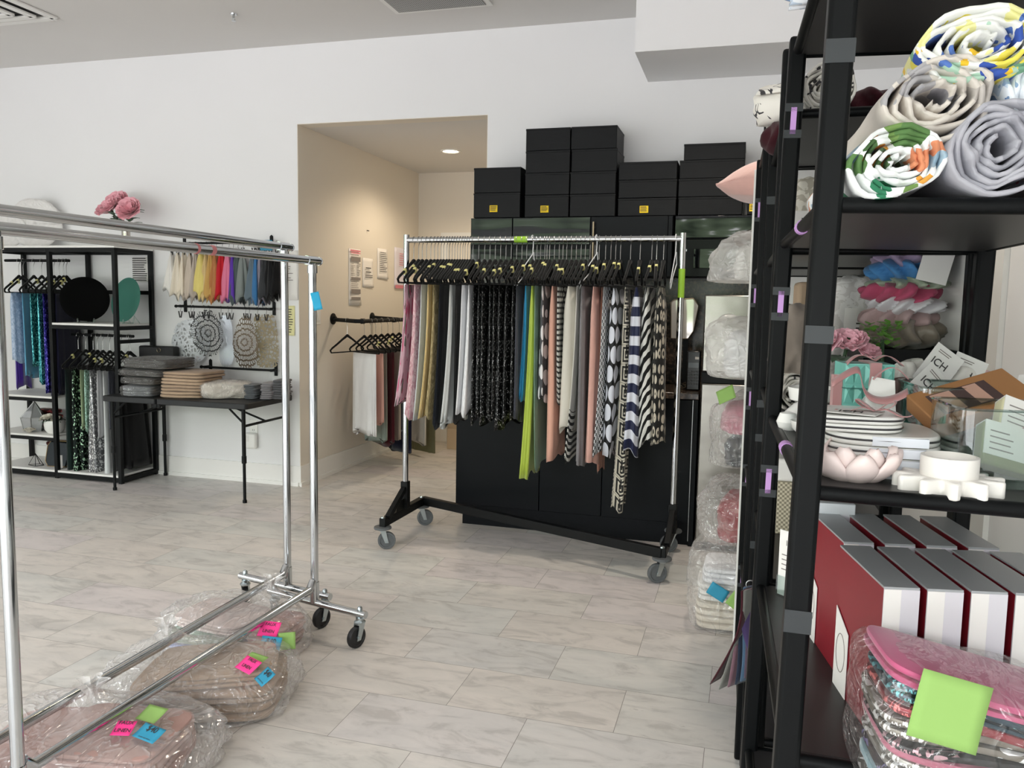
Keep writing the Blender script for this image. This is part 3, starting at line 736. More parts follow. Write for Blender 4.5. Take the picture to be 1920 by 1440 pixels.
ZR += [
 ('black net runner with silver threads beside the blue satin one', 'netblk', 988, .022, 786, (.0, .0), {}),
 ('turquoise blue satin runner, short, beside the lime one', 'blue', 1000, .04, 745, (-.02, 0), {'w': .3, 'hem': .05}),
 ('lime green runner, the long one reaching far below its neighbours', 'lime', 1014, .046, 892, (-.03, -.02), {'w': .34, 'hem': .03, 'folds': 6, 'amp': .009}),
 ('sage green runner hidden behind the long lime one', 'sage', 1022, .014, 878, (0, .06), {}),
 ('runner printed with grey and white circles between the lime and peach ones', 'circles', 1031, .034, 748, (0, 0), {}),
 ('peach linen runner, wide one beside the circle print', 'peach', 1049, .062, 862, (0, 0), {'folds': 3, 'w': .34}),
 ('black and white small dotted runner between peach and cream', 'bwsmall', 1063, .02, 760, (0, .05), {}),
 ('thick cream linen runner with an eyelet near its top', 'cream', 1081, .095, 808, (-.01, 0), {'folds': 3, 'w': .32, 'amp': .01}),
 ('off white runner ending in black stripes, beside the cream one', 'bwstripe', 1098, .014, 866, (-.05, .02), {}),
 ('plain grey cotton runner between cream and pink', 'grey', 1107, .036, 872, (0, 0), {'folds': 6}),
 ('pale pink linen runner beside the grey one', 'pinkpeach', 1124, .056, 868, (0, -.02), {'folds': 4, 'w': .34}),
 ('rust coral runner with loop end, behind the checkerboard one', 'coral', 1136, .018, 890, (.0, .05), {'w': .2}),
 ('black and white checkerboard runner', 'checker', 1146, .034, 852, (-.02, -.05), {'w': .3}),
 ('black satin runner with large silver white polka dots', 'polka', 1164, .07, 850, (-.02, 0), {'folds': 3, 'w': .3, 'hem': .04}),
 ('beige runner with greek key pattern, its knotted tail hanging lowest', 'key', 1183, .038, 958, (-.02, -.05), {'w': .3, 'wb': .12, 'tb': .06}),
 ('navy and white block striped runner', 'navystr', 1201, .066, 846, (-.01, -.04), {'folds': 4, 'w': .34, 'hem': .02, 'amp': .012}),
 ('zebra striped runner beside the navy and white one', 'zebra', 1223, .062, 832, (.02, -.03), {'w': .3, 'folds': 4}),
 ('black runner with cream retro rings, last cloth before the end upright', 'retro', 1245, .062, 832, (.01, -.02), {'w': .34, 'folds': 3}),
]
for i, (lab, fk, px, th, yb, sw, kw) in enumerate(ZR):
    X = atY(px, 457, 4.325).x; zt = 1.745-.016-.006; z0 = zt-BAR+.012
    zb = atY(px, yb, 4.2).z; w = kw.get('w', .39)
    rz = RNG.uniform(-.05, .05) if th > .03 else RNG.uniform(-.02, .02)
    cloth('table_runner', lab, 'table runner', F[fk], (X, 4.325, z0), rz, 'linens on the zigzag rack',
          w0=w, w1=kw.get('wb', w*(1.02 if px < 990 else .92)), t0=th*.7, t1=kw.get('tb', th), L=z0-zb, folds=kw.get('folds', 5), amp=kw.get('amp', min(.007, th*.2)), seed=i+3, hem=kw.get('hem', .018), sway=sw)
    short = lab.split(',')[0]
    hl = 'black velvet hanger carrying the '+' '.join(lab.replace(',', '').split()[:11])
    hanger((X, 4.325, 1.745-.0), rz, hl, 'velvet hangers on the zigzag rack')
# empty hangers and wire loops
for px, lab in ((776, 'empty black velvet hanger at the rack end beside the fuchsia print runner'), (1090, 'empty black velvet hanger above the thick cream runner'), (1232, 'empty black velvet hanger between the zebra and ring print runners')):
    X = atY(px, 457, 4.325).x; hanger((X, 4.325, 1.745), RNG.uniform(-.1, .1), lab, 'velvet hangers on the zigzag rack')
EX = [(792, 'pink damask and fuchsia print'), (808, 'pink damask and pale blue'), (821, 'pale blue and gold striped'), (832, 'gold striped and sheer gold'), (843, 'sheer gold and dark navy'), (853, 'dark navy and black'), (863, 'black and silver grey'), (872, 'silver grey and narrow black'), (882, 'narrow black and bright white'),
      (1007, 'turquoise and lime'), (1026, 'sage and circle print'), (1040, 'circle print and peach'), (1056, 'peach and small dotted'), (1072, 'small dotted and cream'), (1116, 'plain grey and pale pink'), (1155, 'checkerboard and polka dot')]
for px, lab in EX:
    hanger((atY(px, 457, 4.325).x, 4.325, 1.745), RNG.uniform(-.04, .04), 'spare black velvet hanger squeezed between the %s runners' % lab, 'velvet hangers on the zigzag rack')
def loop_hanger(px, lab, drop, dx, dy):
    X = atY(px, 457, 4.325).x
    o = MB().tube([(0, -.022, -.004)] + [(0, -.022*cos(pi*i/6), .0205*sin(pi*i/6)) for i in range(7)] + [(0, .02, -.03), (.0, .01, -.08), (dx*.5, dy*.3, -.15), (dx, dy, -drop+.03), (dx, dy+.012, -drop), (dx+.002, dy+.03, -drop+.012), (dx*.8+.006, dy+.028, -drop+.06), (.006, .03, -.13), (.004, .012, -.07)], .0028, 6).build('wire_hanger', M['white_wire'], loc=(X, 4.325-.03, 1.745))
    tag(o, lab, 'clothes hanger')
loop_hanger(1001, 'white wire loop hanger dangling in front of the turquoise runner', .30, -.07, -.12)
loop_hanger(1120, 'white wire loop hanger dangling above the cream runner eyelet', .29, -.07, -.13)
loop_hanger(1268, 'white wire loop hanger beside the lime taped end upright', .26, -.015, -.06)
# eyelet on the cream cloth
# ---- the corridor pipe rail
CR = [('white pleated tablecloth, front one on corridor pipe rail', 'white', 5.74, 812, .018, .30), ('peach pink tablecloth behind the white one in corridor', 'pinkpeach', 5.85, 788, .018, .33), ('grey green tablecloth hanging low behind the peach one in corridor', 'mintgrey', 5.94, 822, .018, .3),
      ('burgundy tablecloth on corridor pipe rail', 'burg', 6.05, 826, .018, .33), ('taupe grey tablecloth on corridor pipe rail', 'taupe', 6.17, 815, .02, .34), ('slate blue tablecloth beside the taupe one in corridor', 'bluegrey', 6.27, 800, .016, .34), ('navy tablecloth reaching low on corridor pipe rail', 'navy', 6.40, 838, .02, .34),
      ('pale pink tablecloth behind the rack upright in corridor', 'blush', 6.52, 745, .02, .34), ('off white tablecloth past the navy one in corridor', 'offwhite', 6.72, 822, .02, .34), ('olive grey fringed tablecloth, last one along corridor pipe rail', 'olive', 6.95, 848, .02, .34)]
for i, (lab, fk, y, yb, th, w) in enumerate(CR):
    zb = atY(680, yb, y).z; z0 = 1.235-.016-BAR+.01
    cloth('tablecloth', lab, 'tablecloth', F[fk], (PX, y, z0), radians(90-28), 'linens on the corridor rail', w0=w, w1=w*1.0, t0=th*.7, t1=th*1.5, L=z0-zb, folds=8, amp=.006, seed=60+i, hem=.02)
    hanger((PX, y, 1.235), radians(90-28), 'black velvet hanger carrying the '+' '.join(lab.replace(',', '').split()[:11]), 'velvet hangers on the corridor rail')
hanger((-3.0, 5.725, 1.238), radians(168), 'empty black velvet hanger on the short pipe end near corridor wall', 'velvet hangers on the corridor rail')
hanger((PX, 7.12, 1.235), radians(70), 'empty black velvet hanger past the olive grey tablecloth in corridor', 'velvet hangers on the corridor rail')
hanger((PX, 6.62, 1.235), radians(62), 'empty black velvet hanger between pale pink and off white tablecloths in corridor', 'velvet hangers on the corridor rail')
# ================================================================== SHELF WALL ON THE FAR SIDE
UX0, UXM, UX1, UF, UB, UT = -5.66, -5.02, -4.43, 4.885, 5.255, 1.745
u = thing('shelf_unit', 'black steel shelving with white boards along the wall, holding shimmering linens', 'shelving', (0, 0, 0))
pw = .015
for x in (UX0, UXM, UX1):
    for y in (UF, UB): MB().box(x-pw, x+pw, y-pw, y+pw, 0, UT).build('upright', M['black'], u, bevel=.002)
class FB:
    def box(s, *a): MB().box(*a).build('frame_bar', M['black'], u, smooth=False); return s
f = FB()
for y in (UF, UB):
    f.box(UX0+pw, UXM-pw, y-pw, y+pw, UT-.03, UT).box(UXM+pw, UX1-pw, y-pw, y+pw, UT-.03, UT)
    f.box(UX0+pw, UXM-pw, y-pw, y+pw, .01, .045).box(UXM+pw, UX1-pw, y-pw, y+pw, .01, .045)
    f.box(UXM+pw, UX1-pw, y-pw, y+pw, 1.145, 1.172)
    for zz in (.31, .61): f.box(UX0+pw, UXM-pw, y-pw, y+pw, zz-.025, zz)
for x in (UX0, UXM, UX1):
    for zz in (.028, UT-.015): f.box(x-pw, x+pw, UF+pw, UB-pw, zz-.015, zz+.015)
for zz in (1.158, 1.06): f.box(UX1-pw, UX1+pw, UF+pw, UB-pw, zz-.013, zz+.013)
f.box(UX0+pw, UXM-pw, UB-pw, UB+pw, 1.41, 1.44).box(UXM+pw, UX1-pw, UB-pw, UB+pw, 1.41, 1.44)
for nm, x0, x1, zz in (('shelf_board', UX0, UXM, .0465), ('shelf_board', UX0, UXM, .3115), ('shelf_board', UX0, UXM, .6115), ('shelf_board', UXM, UX1, .0465), ('shelf_board', UXM, UX1, 1.1735)):
    MB().box(x0+pw, x1-pw, UF-pw, UB+pw, zz, zz+.016).build(nm, M['white'], u, bevel=.002)
MB().box(UX0-pw, UX1+pw, UF-pw, UB+pw, UT, UT+.016).build('top_board', M['white'], u, bevel=.002)
RY = 5.07
MB().cyl((UX0+pw, RY, 1.66), (UXM, RY, 1.66), .011, 14).build('hanging_rod', M['black'], u)
MB().cyl((UXM, RY, 1.095), (UX1-pw, RY, 1.095), .011, 14).build('hanging_rod', M['black'], u)

def unit_cloth(lab, fk, px, zr, ybot, th=.03, w=.34, hang=True, hy=480, **k):
    rz_ = .30 if zr > 1.2 else .18
    px = px+20 if zr > 1.2 else px
    X = max(min(atY(px, hy, RY).x, (UX1-.05 if zr < 1.2 else UXM-.03)), UX0+.04); z0 = zr-.011-BAR+.006
    zb = atY(px, ybot, RY-.1).z if not isinstance(ybot, float) else ybot
    cloth('hanging_linen', lab, 'linen', F[fk], (X, RY, z0), rz_, 'linens in the black wall shelving', w0=w, w1=k.pop('wb', w), t0=th*.6, t1=k.pop('tb', th), L=z0-zb, seed=int(px), hem=k.pop('hem', .015), **k)
    if hang: hanger((X, RY, zr-.004), rz_, 'black velvet hanger carrying the '+' '.join(lab.replace(',', '').split()[:11]), 'velvet hangers in the black wall shelving')
# upper rod, towards the frame edge
UL = [('light blue velvet cloth nearest the frame edge on the upper rod', 'lblue', 22, 676, .075), ('purple satin cloth hanging lower behind the light blue velvet', 'purple', 14, 728, .04, .17), ('sky blue satin strip beside the light blue velvet', 'sky', 42, 705, .02),
      ('teal sequin cloth nearest the sky blue satin', 'teal', 57, 685, .03), ('teal sequin cloth nearest the royal blue sequins', 'teal', 70, 718, .026), ('royal blue sequin cloth beside the teal ones', 'royal', 80, 735, .03), ('royal blue sequin cloth just behind the middle shelf post', 'royal', 90, 738, .03)]
for lab, fk, px, yb, th, *w_ in UL: unit_cloth(lab, fk, px, 1.66, yb, th, *(w_ or [.34]))
for i, px in enumerate((98, 105, 112, 119)):
    unit_cloth('dark navy velvet cloth in the upper rod shade, %s after the royal sequins' % ORD[i], 'velvet_navy', px, 1.66, 735, .018)
# lower rod in the open bay
LL = [('dark green cloth at the middle post on the lower rod', 'dgreen', 146, 880, .04, {}), ('black and green sequin cloth, first long one on the lower rod', 'seqgreen', 160, 885, .055, {'tb': .09, 'folds': 6, 'amp': .012}),
      ('pale mint cloth beside the black and green sequins', 'mint', 174, 800, .025, {}), ('iridescent mint sequin cloth on the lower rod', 'irid', 182, 812, .022, {}), ('silver sequin cloth trailing onto the bottom board', 'seqsilver', 192, 893, .05, {'tb': .10, 'folds': 6, 'amp': .012}),
      ('grey satin cloth hanging short beside the silver sequins', 'greysat', 205, 815, .04, {}), ('silver grey sheer cloth trailing beside the grey satin', 'silver', 216, 893, .03, {'tb': .06}), ('black cloth with silver sequin edge on the lower rod', 'netblk', 226, 800, .03, {}),
      ('plain black cloth on the lower rod by the corner post', 'black', 240, 808, .05, {}), ('black lace cloth gathered low beside the corner post', 'black', 256, 880, .05, {'tb': .13, 'folds': 7, 'amp': .02})]
for lab, fk, px, yb, th, kw in LL: unit_cloth(lab, fk, px, 1.095, yb, th, hy=632, **kw)

def easel(parent_loc, rz, lab):
    e = thing('plate_stand', lab, 'plate stand', parent_loc, rz)
    for s in (-1, 1):
        MB().tube([(s*.055, -.06, .035), (s*.055, -.065, .005), (s*.055, .02, .004), (s*.055, .045, .12)], .005, 8).tube([(s*.055, .03, .06), (s*.055, .075, .004)], .005, 8).build('side_piece', M['acr'], e)
    MB().tube([(-.055, .02, .006), (.055, .02, .006)], .0045, 8).build('cross_piece', M['acr'], e)
    return e
def plate(lab, cat, m, c, rz, R, tilt=-.16):
    Mx = Matrix.Rotation(pi/2+tilt, 4, 'X')
    o = MB().lathe([(0, -.004), (R*.62, -.004), (R*.97, .008), (R, .012), (R*.97, .014), (R*.64, .004), (0, .004)], n=56, M=Mx).build('charger_plate', m, loc=c, rz=rz)
    return tag(o, lab, cat)
p = Vector((-4.835, 5.02, 1.1895)); easel(tuple(p), radians(44), 'clear plate stand under the black charger plate')
plate('round black charger plate upright on the white board in wall shelving', 'plate', plain('plate_black', '#040404', .8, 0, .08), (p.x-.01, p.y+.01, p.z+.178), radians(44), .17)
p = Vector((-4.50, 5.06, 1.1895)); easel(tuple(p), radians(-14), 'clear plate stand under the green charger plate')
plate('round dark green charger plate upright beside the corner post', 'plate', plain('plate_green', '#2c6a5c', .5), (p.x+.005, p.y+.01, p.z+.178), radians(-14), .17, -.2)

# ---- on top of the shelving
def shell_m():
    t = NT('capiz_shell'); n = t.noise(t.obj(), 26, 3, .6); v = t.n('TexVoronoi', {'Vector': t.obj(), 'Scale': 34}, feature='DISTANCE_TO_EDGE').outputs[0]
    return t.done(t.bsdf(col=t.mix(n, lin('#f0eeeb'), lin('#d5d3d1')), rough=.45, normal=t.bump(v, .5, .01)))
sm = shell_m()
for i, (x, y, R, lab) in enumerate(((-5.40, 5.14, .19, 'white shell charger plate leaning upright on the shelving top'), (-5.56, 5.03, .13, 'smaller white shell plate in front of the bigger one on the shelving top'))):
    b = MB(); Mx = Matrix.Rotation(pi/2-.12, 4, 'X')
    n = 64; pr0 = []
    b.grid(lambda u, v: Mx @ Vector((cos(2*pi*u)*v*R*(1+.035*abs(sin(8*pi*u))), sin(2*pi*u)*v*R*(1+.035*abs(sin(8*pi*u))), .02*v*v)), 64, 8)
    tag(b.build('shell_plate', sm, loc=(x, y, 1.763+R*1.0), rz=radians(35), solid=.008), lab, 'plate')
vz = atY(236, 430, 5.08)
v = thing('vase', 'small glossy silver vase on the shelving top holding pink peonies', 'vase', (vz.x, 5.08, 1.761))
MB().lathe([(.0, .004), (.034, 0), (.036, .01), (.03, .10), (.033, .16), (.038, .175), (.034, .175), (.028, .12), (.0, .02)], n=28).build('vase_body', plain('vase_silver', '#b9b4ac', .15, 1), v)
def petal_mb(R, rg, layers=((6, .30, .25), (8, .55, .55), (10, .8, .85), (11, 1.0, 1.15))):
    mb = MB(); mb.soft = True
    for n, k, op in layers:
        for i in range(n):
            a = 2*pi*(i+rg.random()*.5)/n + k*3; w = R*(.85+.3*rg.random()); ln = R*(.75+.25*k); o = op*.95+rg.uniform(-.1, .1)
            fr_ = rg.uniform(.05, .12)
            def fn(u, t, a=a, w=w, ln=ln, o=o, k=k, fr_=fr_):
                x = (u-.5)*w*sin(pi*(.10+.58*t))*(1-.35*t**6); r = R*.12+ln*(sin(o*t)*.95); zz = ln*(cos(o*t*.9))*t*.8 + abs(u-.5)**2*R*.9*t - R*.35*abs(u-.5)**2*t**4 + fr_*.6*R*sin(7*u+a*3)*t*t
                return (cos(a)*r-sin(a)*x, sin(a)*r+cos(a)*x, zz)
            mb.grid(fn, 6, 6)
    return mb
pet = fabric('peony_petal', '#f0a0af', .6, 30, .1, .2, .3, '#f8c8d0'); pet2 = fabric('peony_petal_pale', '#eda9bb', .6, 30, .1, .2, .3, '#f4c6d0'); leafm = fabric('leaf_green', '#2f5a34', .5, 30, .1, .2); stemm = plain('stem_green', '#2c4a2c', .6)
def leaf(mb, p, d, L, w, droop=.3):
    d = Vector(d).normalized(); sd = d.cross(Vector((0, 0, 1))).normalized()
    mb.grid(lambda u, t: Vector(p)+d*(L*t)+sd*((u-.5)*w*sin(pi*min(1, t*.95+.03)))+Vector((0, 0, -droop*L*t*t+.15*w*abs(u-.5))), 4, 7)
for i, (px, py, dy, tx, lab) in enumerate(((208, 392, -.04, -.55, 'pink peony stem leaning away to the shell plates, lowest bloom of the vase'), (224, 380, .03, .05, 'pink peony stem in the middle of the silver vase'), (247, 392, -.05, .5, 'pink peony stem leaning over the right vase side'))):
    c = atY(px, py, 5.08+dy); s = thing('peony_flower', lab, 'flower', (vz.x, 5.08, 1.79), group='pink peonies in the silver vase')
    loc = Vector((c.x-vz.x, dy, c.z-1.79)); rg = random.Random(i+5)
    MB().tube([(0, 0, 0), (loc.x*.3, loc.y*.3, loc.z*.55), tuple(loc*.96)], .0035, 8).build('stem', stemm, s)
    q = petal_mb(.098, rg).build('bloom', pet, s); q.location = loc-Vector((0, 0, .02)); q.rotation_euler = (.75+.15*i, tx*.5, 0)
    lb = MB()
    for k in range(8): a = rg.uniform(0, 6.28); leaf(lb, loc*(.5+.06*k), (cos(a), sin(a)*.8, .45), .10, .05)
    lb.build('leaves', leafm, s)

# ---- small things on the white boards of the far bay
g = thing('terrarium', 'silver faceted glass terrarium on the far bay middle board', 'terrarium', (-5.36, 5.0, .329))
pts = [(.075*cos(a*pi/3), .06*sin(a*pi/3), .0) for a in range(6)]; top = [(.10*cos(a*pi/3), .08*sin(a*pi/3), .11) for a in range(6)]; ap = (0.02, 0, .235)
MB().add(pts+top+[ap], [(i, (i+1) % 6, 6+(i+1) % 6, 6+i) for i in range(6)]+[(6+i, 6+(i+1) % 6, 12) for i in range(6)]).build('panes', plain('silver_glass', '#c3c6c8', .12, .6), g, smooth=False)
eb = MB()
for i in range(6):
    j = (i+1) % 6
    for a_, b_ in ((pts[i], pts[j]), (pts[i], top[i]), (top[i], top[j]), (top[i], ap)): eb.bar(a_, b_, .005, .005)
eb.build('edging', M['steel'], g, smooth=False)
g = thing('flower_pot', 'white bowl pot of white flowers and greenery on the far bay board', 'plant pot', (-5.135, 4.985, .329))
MB().lathe([(.0, 0), (.05, 0), (.07, .03), (.075, .07), (.068, .1), (.062, .1), (.0, .085)], n=32).build('pot', M['gloss_white'], g)
gb = MB(); rg = random.Random(4)
for k in range(46): a = rg.uniform(0, 6.28); leaf(gb, (cos(a)*.03*rg.random(), sin(a)*.03, .09), (cos(a), sin(a), rg.uniform(.4, 1.6)), rg.uniform(.06, .11), .022, .5)
gb.build('greenery', leafm, g)
wp = fabric('petal_white', '#efe9dc', .6)
for k, (x, y, zz) in enumerate(((-.05, -.04, .12), (.0, -.05, .13), (.045, -.03, .115))):
    q = petal_mb(.035, rg).build('flower_head', wp, g); q.location = (x, y, zz-.01); q.rotation_euler = (.6, x*6, 0)
q = petal_mb(.045, rg).build('silk_flower', wp, loc=(-5.31, 4.915, .331)); tag(q, 'cream silk flower lying at the terrarium foot', 'flower')
for i, (x, y, lab) in enumerate(((-5.37, 5.12, 'red sequin cloth folded behind the terrarium'), )):
    tag(folded_mb(.1, .06, .16, 4, 3).build('folded_cloth', F['seqred'], loc=(x+.02, y+.02, .329)), lab, 'cloth')
tag(folded_mb(.08, .06, .17, 4, 5).build('folded_cloth', F['seqred'], loc=(-5.27, 5.15, .0645)), 'red sequin cloth folded on the bottom board of far bay', 'cloth')
g = thing('octagon_mirror', 'dark octagonal mirror tray with gold rim leaning on the bottom board', 'mirror', (-5.115, 4.97, .0645), radians(6))
oc = [(-.13, .0), (.13, 0), (.17, .04), (.17, .15), (.13, .20), (-.13, .20), (-.17, .16), (-.17, .04)]
Mx = Matrix.Rotation(-.25, 4, 'X')
oc = [(x*.62, zz) for x, zz in oc]
MB().prism(oc, 0, .006, Mx).build('mirror_glass', plain('dark_mirror', '#3c4144', .08, .9), g, smooth=False)
MB().tube([Mx @ Vector((x, .002, zz)) for x, zz in oc], .005, 8, closed=True).build('rim', plain('gold', '#a8906a', .3, 1), g)
g = tag(MB().box(-.03, .03, 0, .002, 0, .1).build('name_card', M['paper'], loc=(-5.055, 4.93, .066), rz=.3), 'white blank card leaning on the octagonal mirror tray', 'card')
g = tag(MB().tube([(-.05, 0, .0), (.04, -.02, 0), (.07, .03, 0), (.0, .06, .0), (-.05, 0, 0), (0, .02, .09), (.04, -.02, 0)], .0025, 6).tube([(.07, .03, 0), (0, .02, .09), (0, .06, 0)], .0025, 6).build('wire_ornament', M['black'], loc=(-5.31, 4.94, .067)), 'black wire geometric ornament on the bottom board of far bay', 'ornament')

# ------------------------------------------------------------------ napkins on the first wall rod
NK = [('ivory white', '#efece6', 322), ('cream', '#e9dfcd', 333), ('pale cream', '#efe3cf', 344), ('beige', '#cdbfb0', 356), ('light taupe', '#bdb1a6', 367), ('lemon yellow', '#e3d27e', 377), ('wheat gold', '#d9bd86', 387),
      ('honey gold', '#cda45f', 396), ('orange brown', '#b87a4a', 404), ('bright red', '#c31a28', 416), ('candy pink', '#e07d9c', 428), ('violet', '#5d36a5', 437), ('slate grey', '#505b5d', 445), ('mid grey', '#838a88', 455),
      ('steel blue', '#66757f', 475), ('cobalt blue', '#3b74a8', 482), ('lavender grey', '#8f8a98', 489), ('charcoal', '#3b3d40', 497), ('soft black', '#141416', 507), ('jet black', '#0b0b0d', 519)]
clip0 = None
def clip(loc, lab, group, rz=0):
    global clip0
    if clip0 is None:
        c = clip0 = thing('clip_hook', lab, 'clip', group=group)
        MB().tube([(0, -.012*cos(pi*i/6), .011*sin(pi*i/6)) for i in range(7)] + [(0, .008, -.02), (0, 0, -.045)], .0013, 6).build('wire_hook', M['ink'], c)
        b = MB()
        for s in (-1, 1): b.add([(s*.016, -.004, -.04), (s*.012, -.004, -.036), (s*.001, -.004, -.085), (s*.007, -.004, -.088), (s*.016, .004, -.04), (s*.012, .004, -.036), (s*.001, .004, -.085), (s*.007, .004, -.088)], [(0,1,2,3),(7,6,5,4),(0,4,5,1),(1,5,6,2),(2,6,7,3),(3,7,4,0)])
        b.build('jaws', M['ink'], c, smooth=False)
    else: c = copy_tree(clip0)
    c.location = loc; c.rotation_euler = (0, 0, rz); tag(c, lab, group=group)
for i, (nm, col, px) in enumerate(NK):
    X = atY(px, 457, 5.229).x; zt = 1.80+.005*(X+4.14)/.755
    yb = (548, 558, 552, 560, 562, 556, 560, 562, 564, 560, 565, 565, 568, 565, 566, 568, 570, 565, 560, 555)[i]
    zb = atY(px, yb, 5.2).z
    tag(hang_mb(.03, .11, .012, .085 if i not in (9, 13) else .11, zt-.07-zb+.02, 3, .012, seed=i*7+1, hem=.015, zig=.055).build('napkin', fabric('napkin_'+nm.replace(' ', '_'), col), loc=(X, 5.229, zt-.07), rz=RNG.uniform(-.3, .3)), '%s napkin clipped on the upper wall rod' % nm, 'napkin', 'napkins on the upper wall rod')
    clip((X, 5.229, zt), 'small black clip holding the %s napkin' % nm, 'napkin clips on the upper wall rod', RNG.uniform(-.4, .4))
o = atY(500, 462, 5.21); 
tag(MB().box(-.05, .05, -.002, 0, -.03, .045).build('price_card', plain('card_teal', '#2f7f9c', .7), loc=(o.x, 5.205, o.z)), 'teal card behind the far end of the chrome rail on the wall rod', 'card')

# ------------------------------------------------------------------ openwork placemats on the second rod
def lace(name, col, scale, w=.09, metal=0, kind='cell', rough=.5):
    t = NT(name); uv = t.uv()
    if kind == 'cell':
        e = t.n('TexVoronoi', {'Vector': uv, 'Scale': scale}, feature='DISTANCE_TO_EDGE').outputs[0]; k = t.math('LESS_THAN', e, w)
    else:   # rays from the centre
        sp = t.n('SeparateXYZ', {0: uv}); a = t.math('ARCTAN2', sp.outputs[1], sp.outputs[0]); r = t.math('SQRT', t.math('ADD', t.math('POWER', sp.outputs[0], 2.0), t.math('POWER', sp.outputs[1], 2.0)))
        if kind == 'ray': k = t.math('LESS_THAN', t.math('FRACT', t.math('MULTIPLY', t.math('ADD', a, t.math('MULTIPLY', t.math('SINE', t.math('MULTIPLY', r, 60.0)), .02)), scale)), w)
        else:
            q = t.n('CombineXYZ', {0: t.math('MULTIPLY', a, scale*.32), 1: t.math('MULTIPLY', r, scale*2.2), 2: 0.0}).outputs[0]
            e = t.n('TexVoronoi', {'Vector': t.map(q, (1, .45, 1)), 'Scale': 2.2, 'Randomness': .35}, feature='DISTANCE_TO_EDGE').outputs[0]; k = t.math('LESS_THAN', e, w)
    b = t.bsdf(col=lin(col), rough=rough, metal=metal); tr = t.n('BsdfTransparent')
    return t.done(t.n('MixShader', {0: k, 1: tr.outputs[0], 2: b.outputs[0]}))
def placemat(lab, m, px, py, outline, dy, curl, lean=0):
    c = atY(px, py, 5.20); mb = MB(); n = len(outline)
    ring = 8; vs = [(0, 0, 0)]; uv = [(0, 0)]
    for j in range(1, ring+1):
        for i in range(n):
            x, zz = outline[i][0]*j/ring, outline[i][1]*j/ring
            vs.append((x, curl*(x*x)*4+.01*sin(zz*14+px), zz)); uv.append((x, zz))
    fs = [(0, 1+i, 1+(i+1) % n) for i in range(n)] + [(1+(j-1)*n+i, 1+j*n+i, 1+j*n+(i+1) % n, 1+(j-1)*n+(i+1) % n) for j in range(1, ring) for i in range(n)]
    mb.add(vs, fs, 0, uv)
    o = mb.build('placemat', m, loc=(c.x, 5.229+dy, c.z)); o.scale = (1.12, 1, 1.06); o.rotation_euler = (0, lean, 0)
    return tag(o, lab, 'placemat', 'openwork placemats on the second wall rod')
def ngon(rx, rz, n, wav=0, k=8, ph=0): return [(rx*cos(2*pi*i/n)*(1+wav*sin(k*2*pi*i/n+ph)), rz*sin(2*pi*i/n)*(1+wav*sin(k*2*pi*i/n+ph))) for i in range(n)]
placemat('white lacy placemat with rounded cells, first on the second rod', lace('lace_white', '#d4d8dc', 34, .16), 345, 642, ngon(.155, .165, 48, .02, 6), .02, .35)
placemat('black leaf openwork round placemat', lace('lace_black', '#0c0d0f', 13, .13, 0, 'leaf'), 386, 625, ngon(.125, .165, 64, .05, 16), -.005, -.3)
placemat('silver white sunburst placemat pinched in the middle', lace('lace_silver', '#b4bac2', 15, .6, .7, 'ray', .3), 417, 640, [(x*(.55+.45*abs(zz)/.18), zz) for x, zz in ngon(.085, .185, 64)], .008, .3)
placemat('brown bronze openwork placemat flaring at the bottom', lace('lace_bronze', '#5c4c3a', 13, .16, .3, 'leaf', .4), 457, 642, [(x*(.75-.9*zz), zz) for x, zz in ngon(.125, .19, 64, .03, 18)], -.012, .3)
placemat('tan net rectangular placemat, last one on the second rod', lace('lace_tan', '#8b7d60', 42, .14), 492, 640, [(.085*sg(cos(2*pi*i/40), .3), .185*sg(sin(2*pi*i/40), .3)) for i in range(40)], .012, .4, -.05)
for i, px in enumerate((338, 357, 362, 382, 391, 414, 427, 434, 459, 467, 482, 499)):
    nm = ('white lacy', 'white lacy', 'black leaf', 'black leaf', 'silver white sunburst', 'silver white sunburst', 'silver white sunburst', 'brown bronze', 'brown bronze', 'brown bronze', 'tan net', 'tan net')[i]
    nth = ('first', 'second', 'first', 'second', 'first', 'second', 'third', 'first', 'second', 'third', 'first', 'second')[i]
    X = atY(px, 578, 5.229).x
    clip((X, 5.229, 1.328-.008*(X+4.145)/.775), '%s small black clip holding the %s placemat, counted along the rod' % (nth, nm), 'placemat clips on the second wall rod', RNG.uniform(-.3, .3))

# ------------------------------------------------------------------ folding table with its stacks
TZ = .69
t_ = thing('folding_table', 'black folding table with thin steel legs against the shelf wall', 'table', (0, 0, 0))
cx0, cx1, cy0, cy1 = -4.385, -3.20, 4.665, 5.262
def rrect(x0, x1, y0, y1, r, n=6):
    o = []
    for cx_, cy_, a0 in ((x1-r, y1-r, 0), (x0+r, y1-r, pi/2), (x0+r, y0+r, pi), (x1-r, y0+r, 1.5*pi)): o += [(cx_+r*cos(a0+pi/2*i/n), cy_+r*sin(a0+pi/2*i/n)) for i in range(n+1)]
    return o
Mt = Matrix(((1, 0, 0, 0), (0, 0, 1, 0), (0, 1, 0, 0), (0, 0, 0, 1)))   # prism poly (x,z)->(x,y), extrusion along z
pm = plain('table_black', '#191b1d', .55)
xm = -3.93
MB().prism(rrect(cx0, xm-.002, cy0, cy1, .03), TZ-.04, TZ, Mt).build('tabletop_half', pm, t_, bevel=.005)
MB().prism(rrect(xm+.002, cx1, cy0, cy1, .03), TZ-.04, TZ, Mt).build('tabletop_half', pm, t_, bevel=.005)
MB().box(xm-.03, xm+.03, cy0+.01, cy0+.03, TZ-.065, TZ-.038).cyl((xm, cy0+.005, TZ-.052), (xm, cy0+.04, TZ-.052), .011, 12).build('hinge', M['black'], t_)
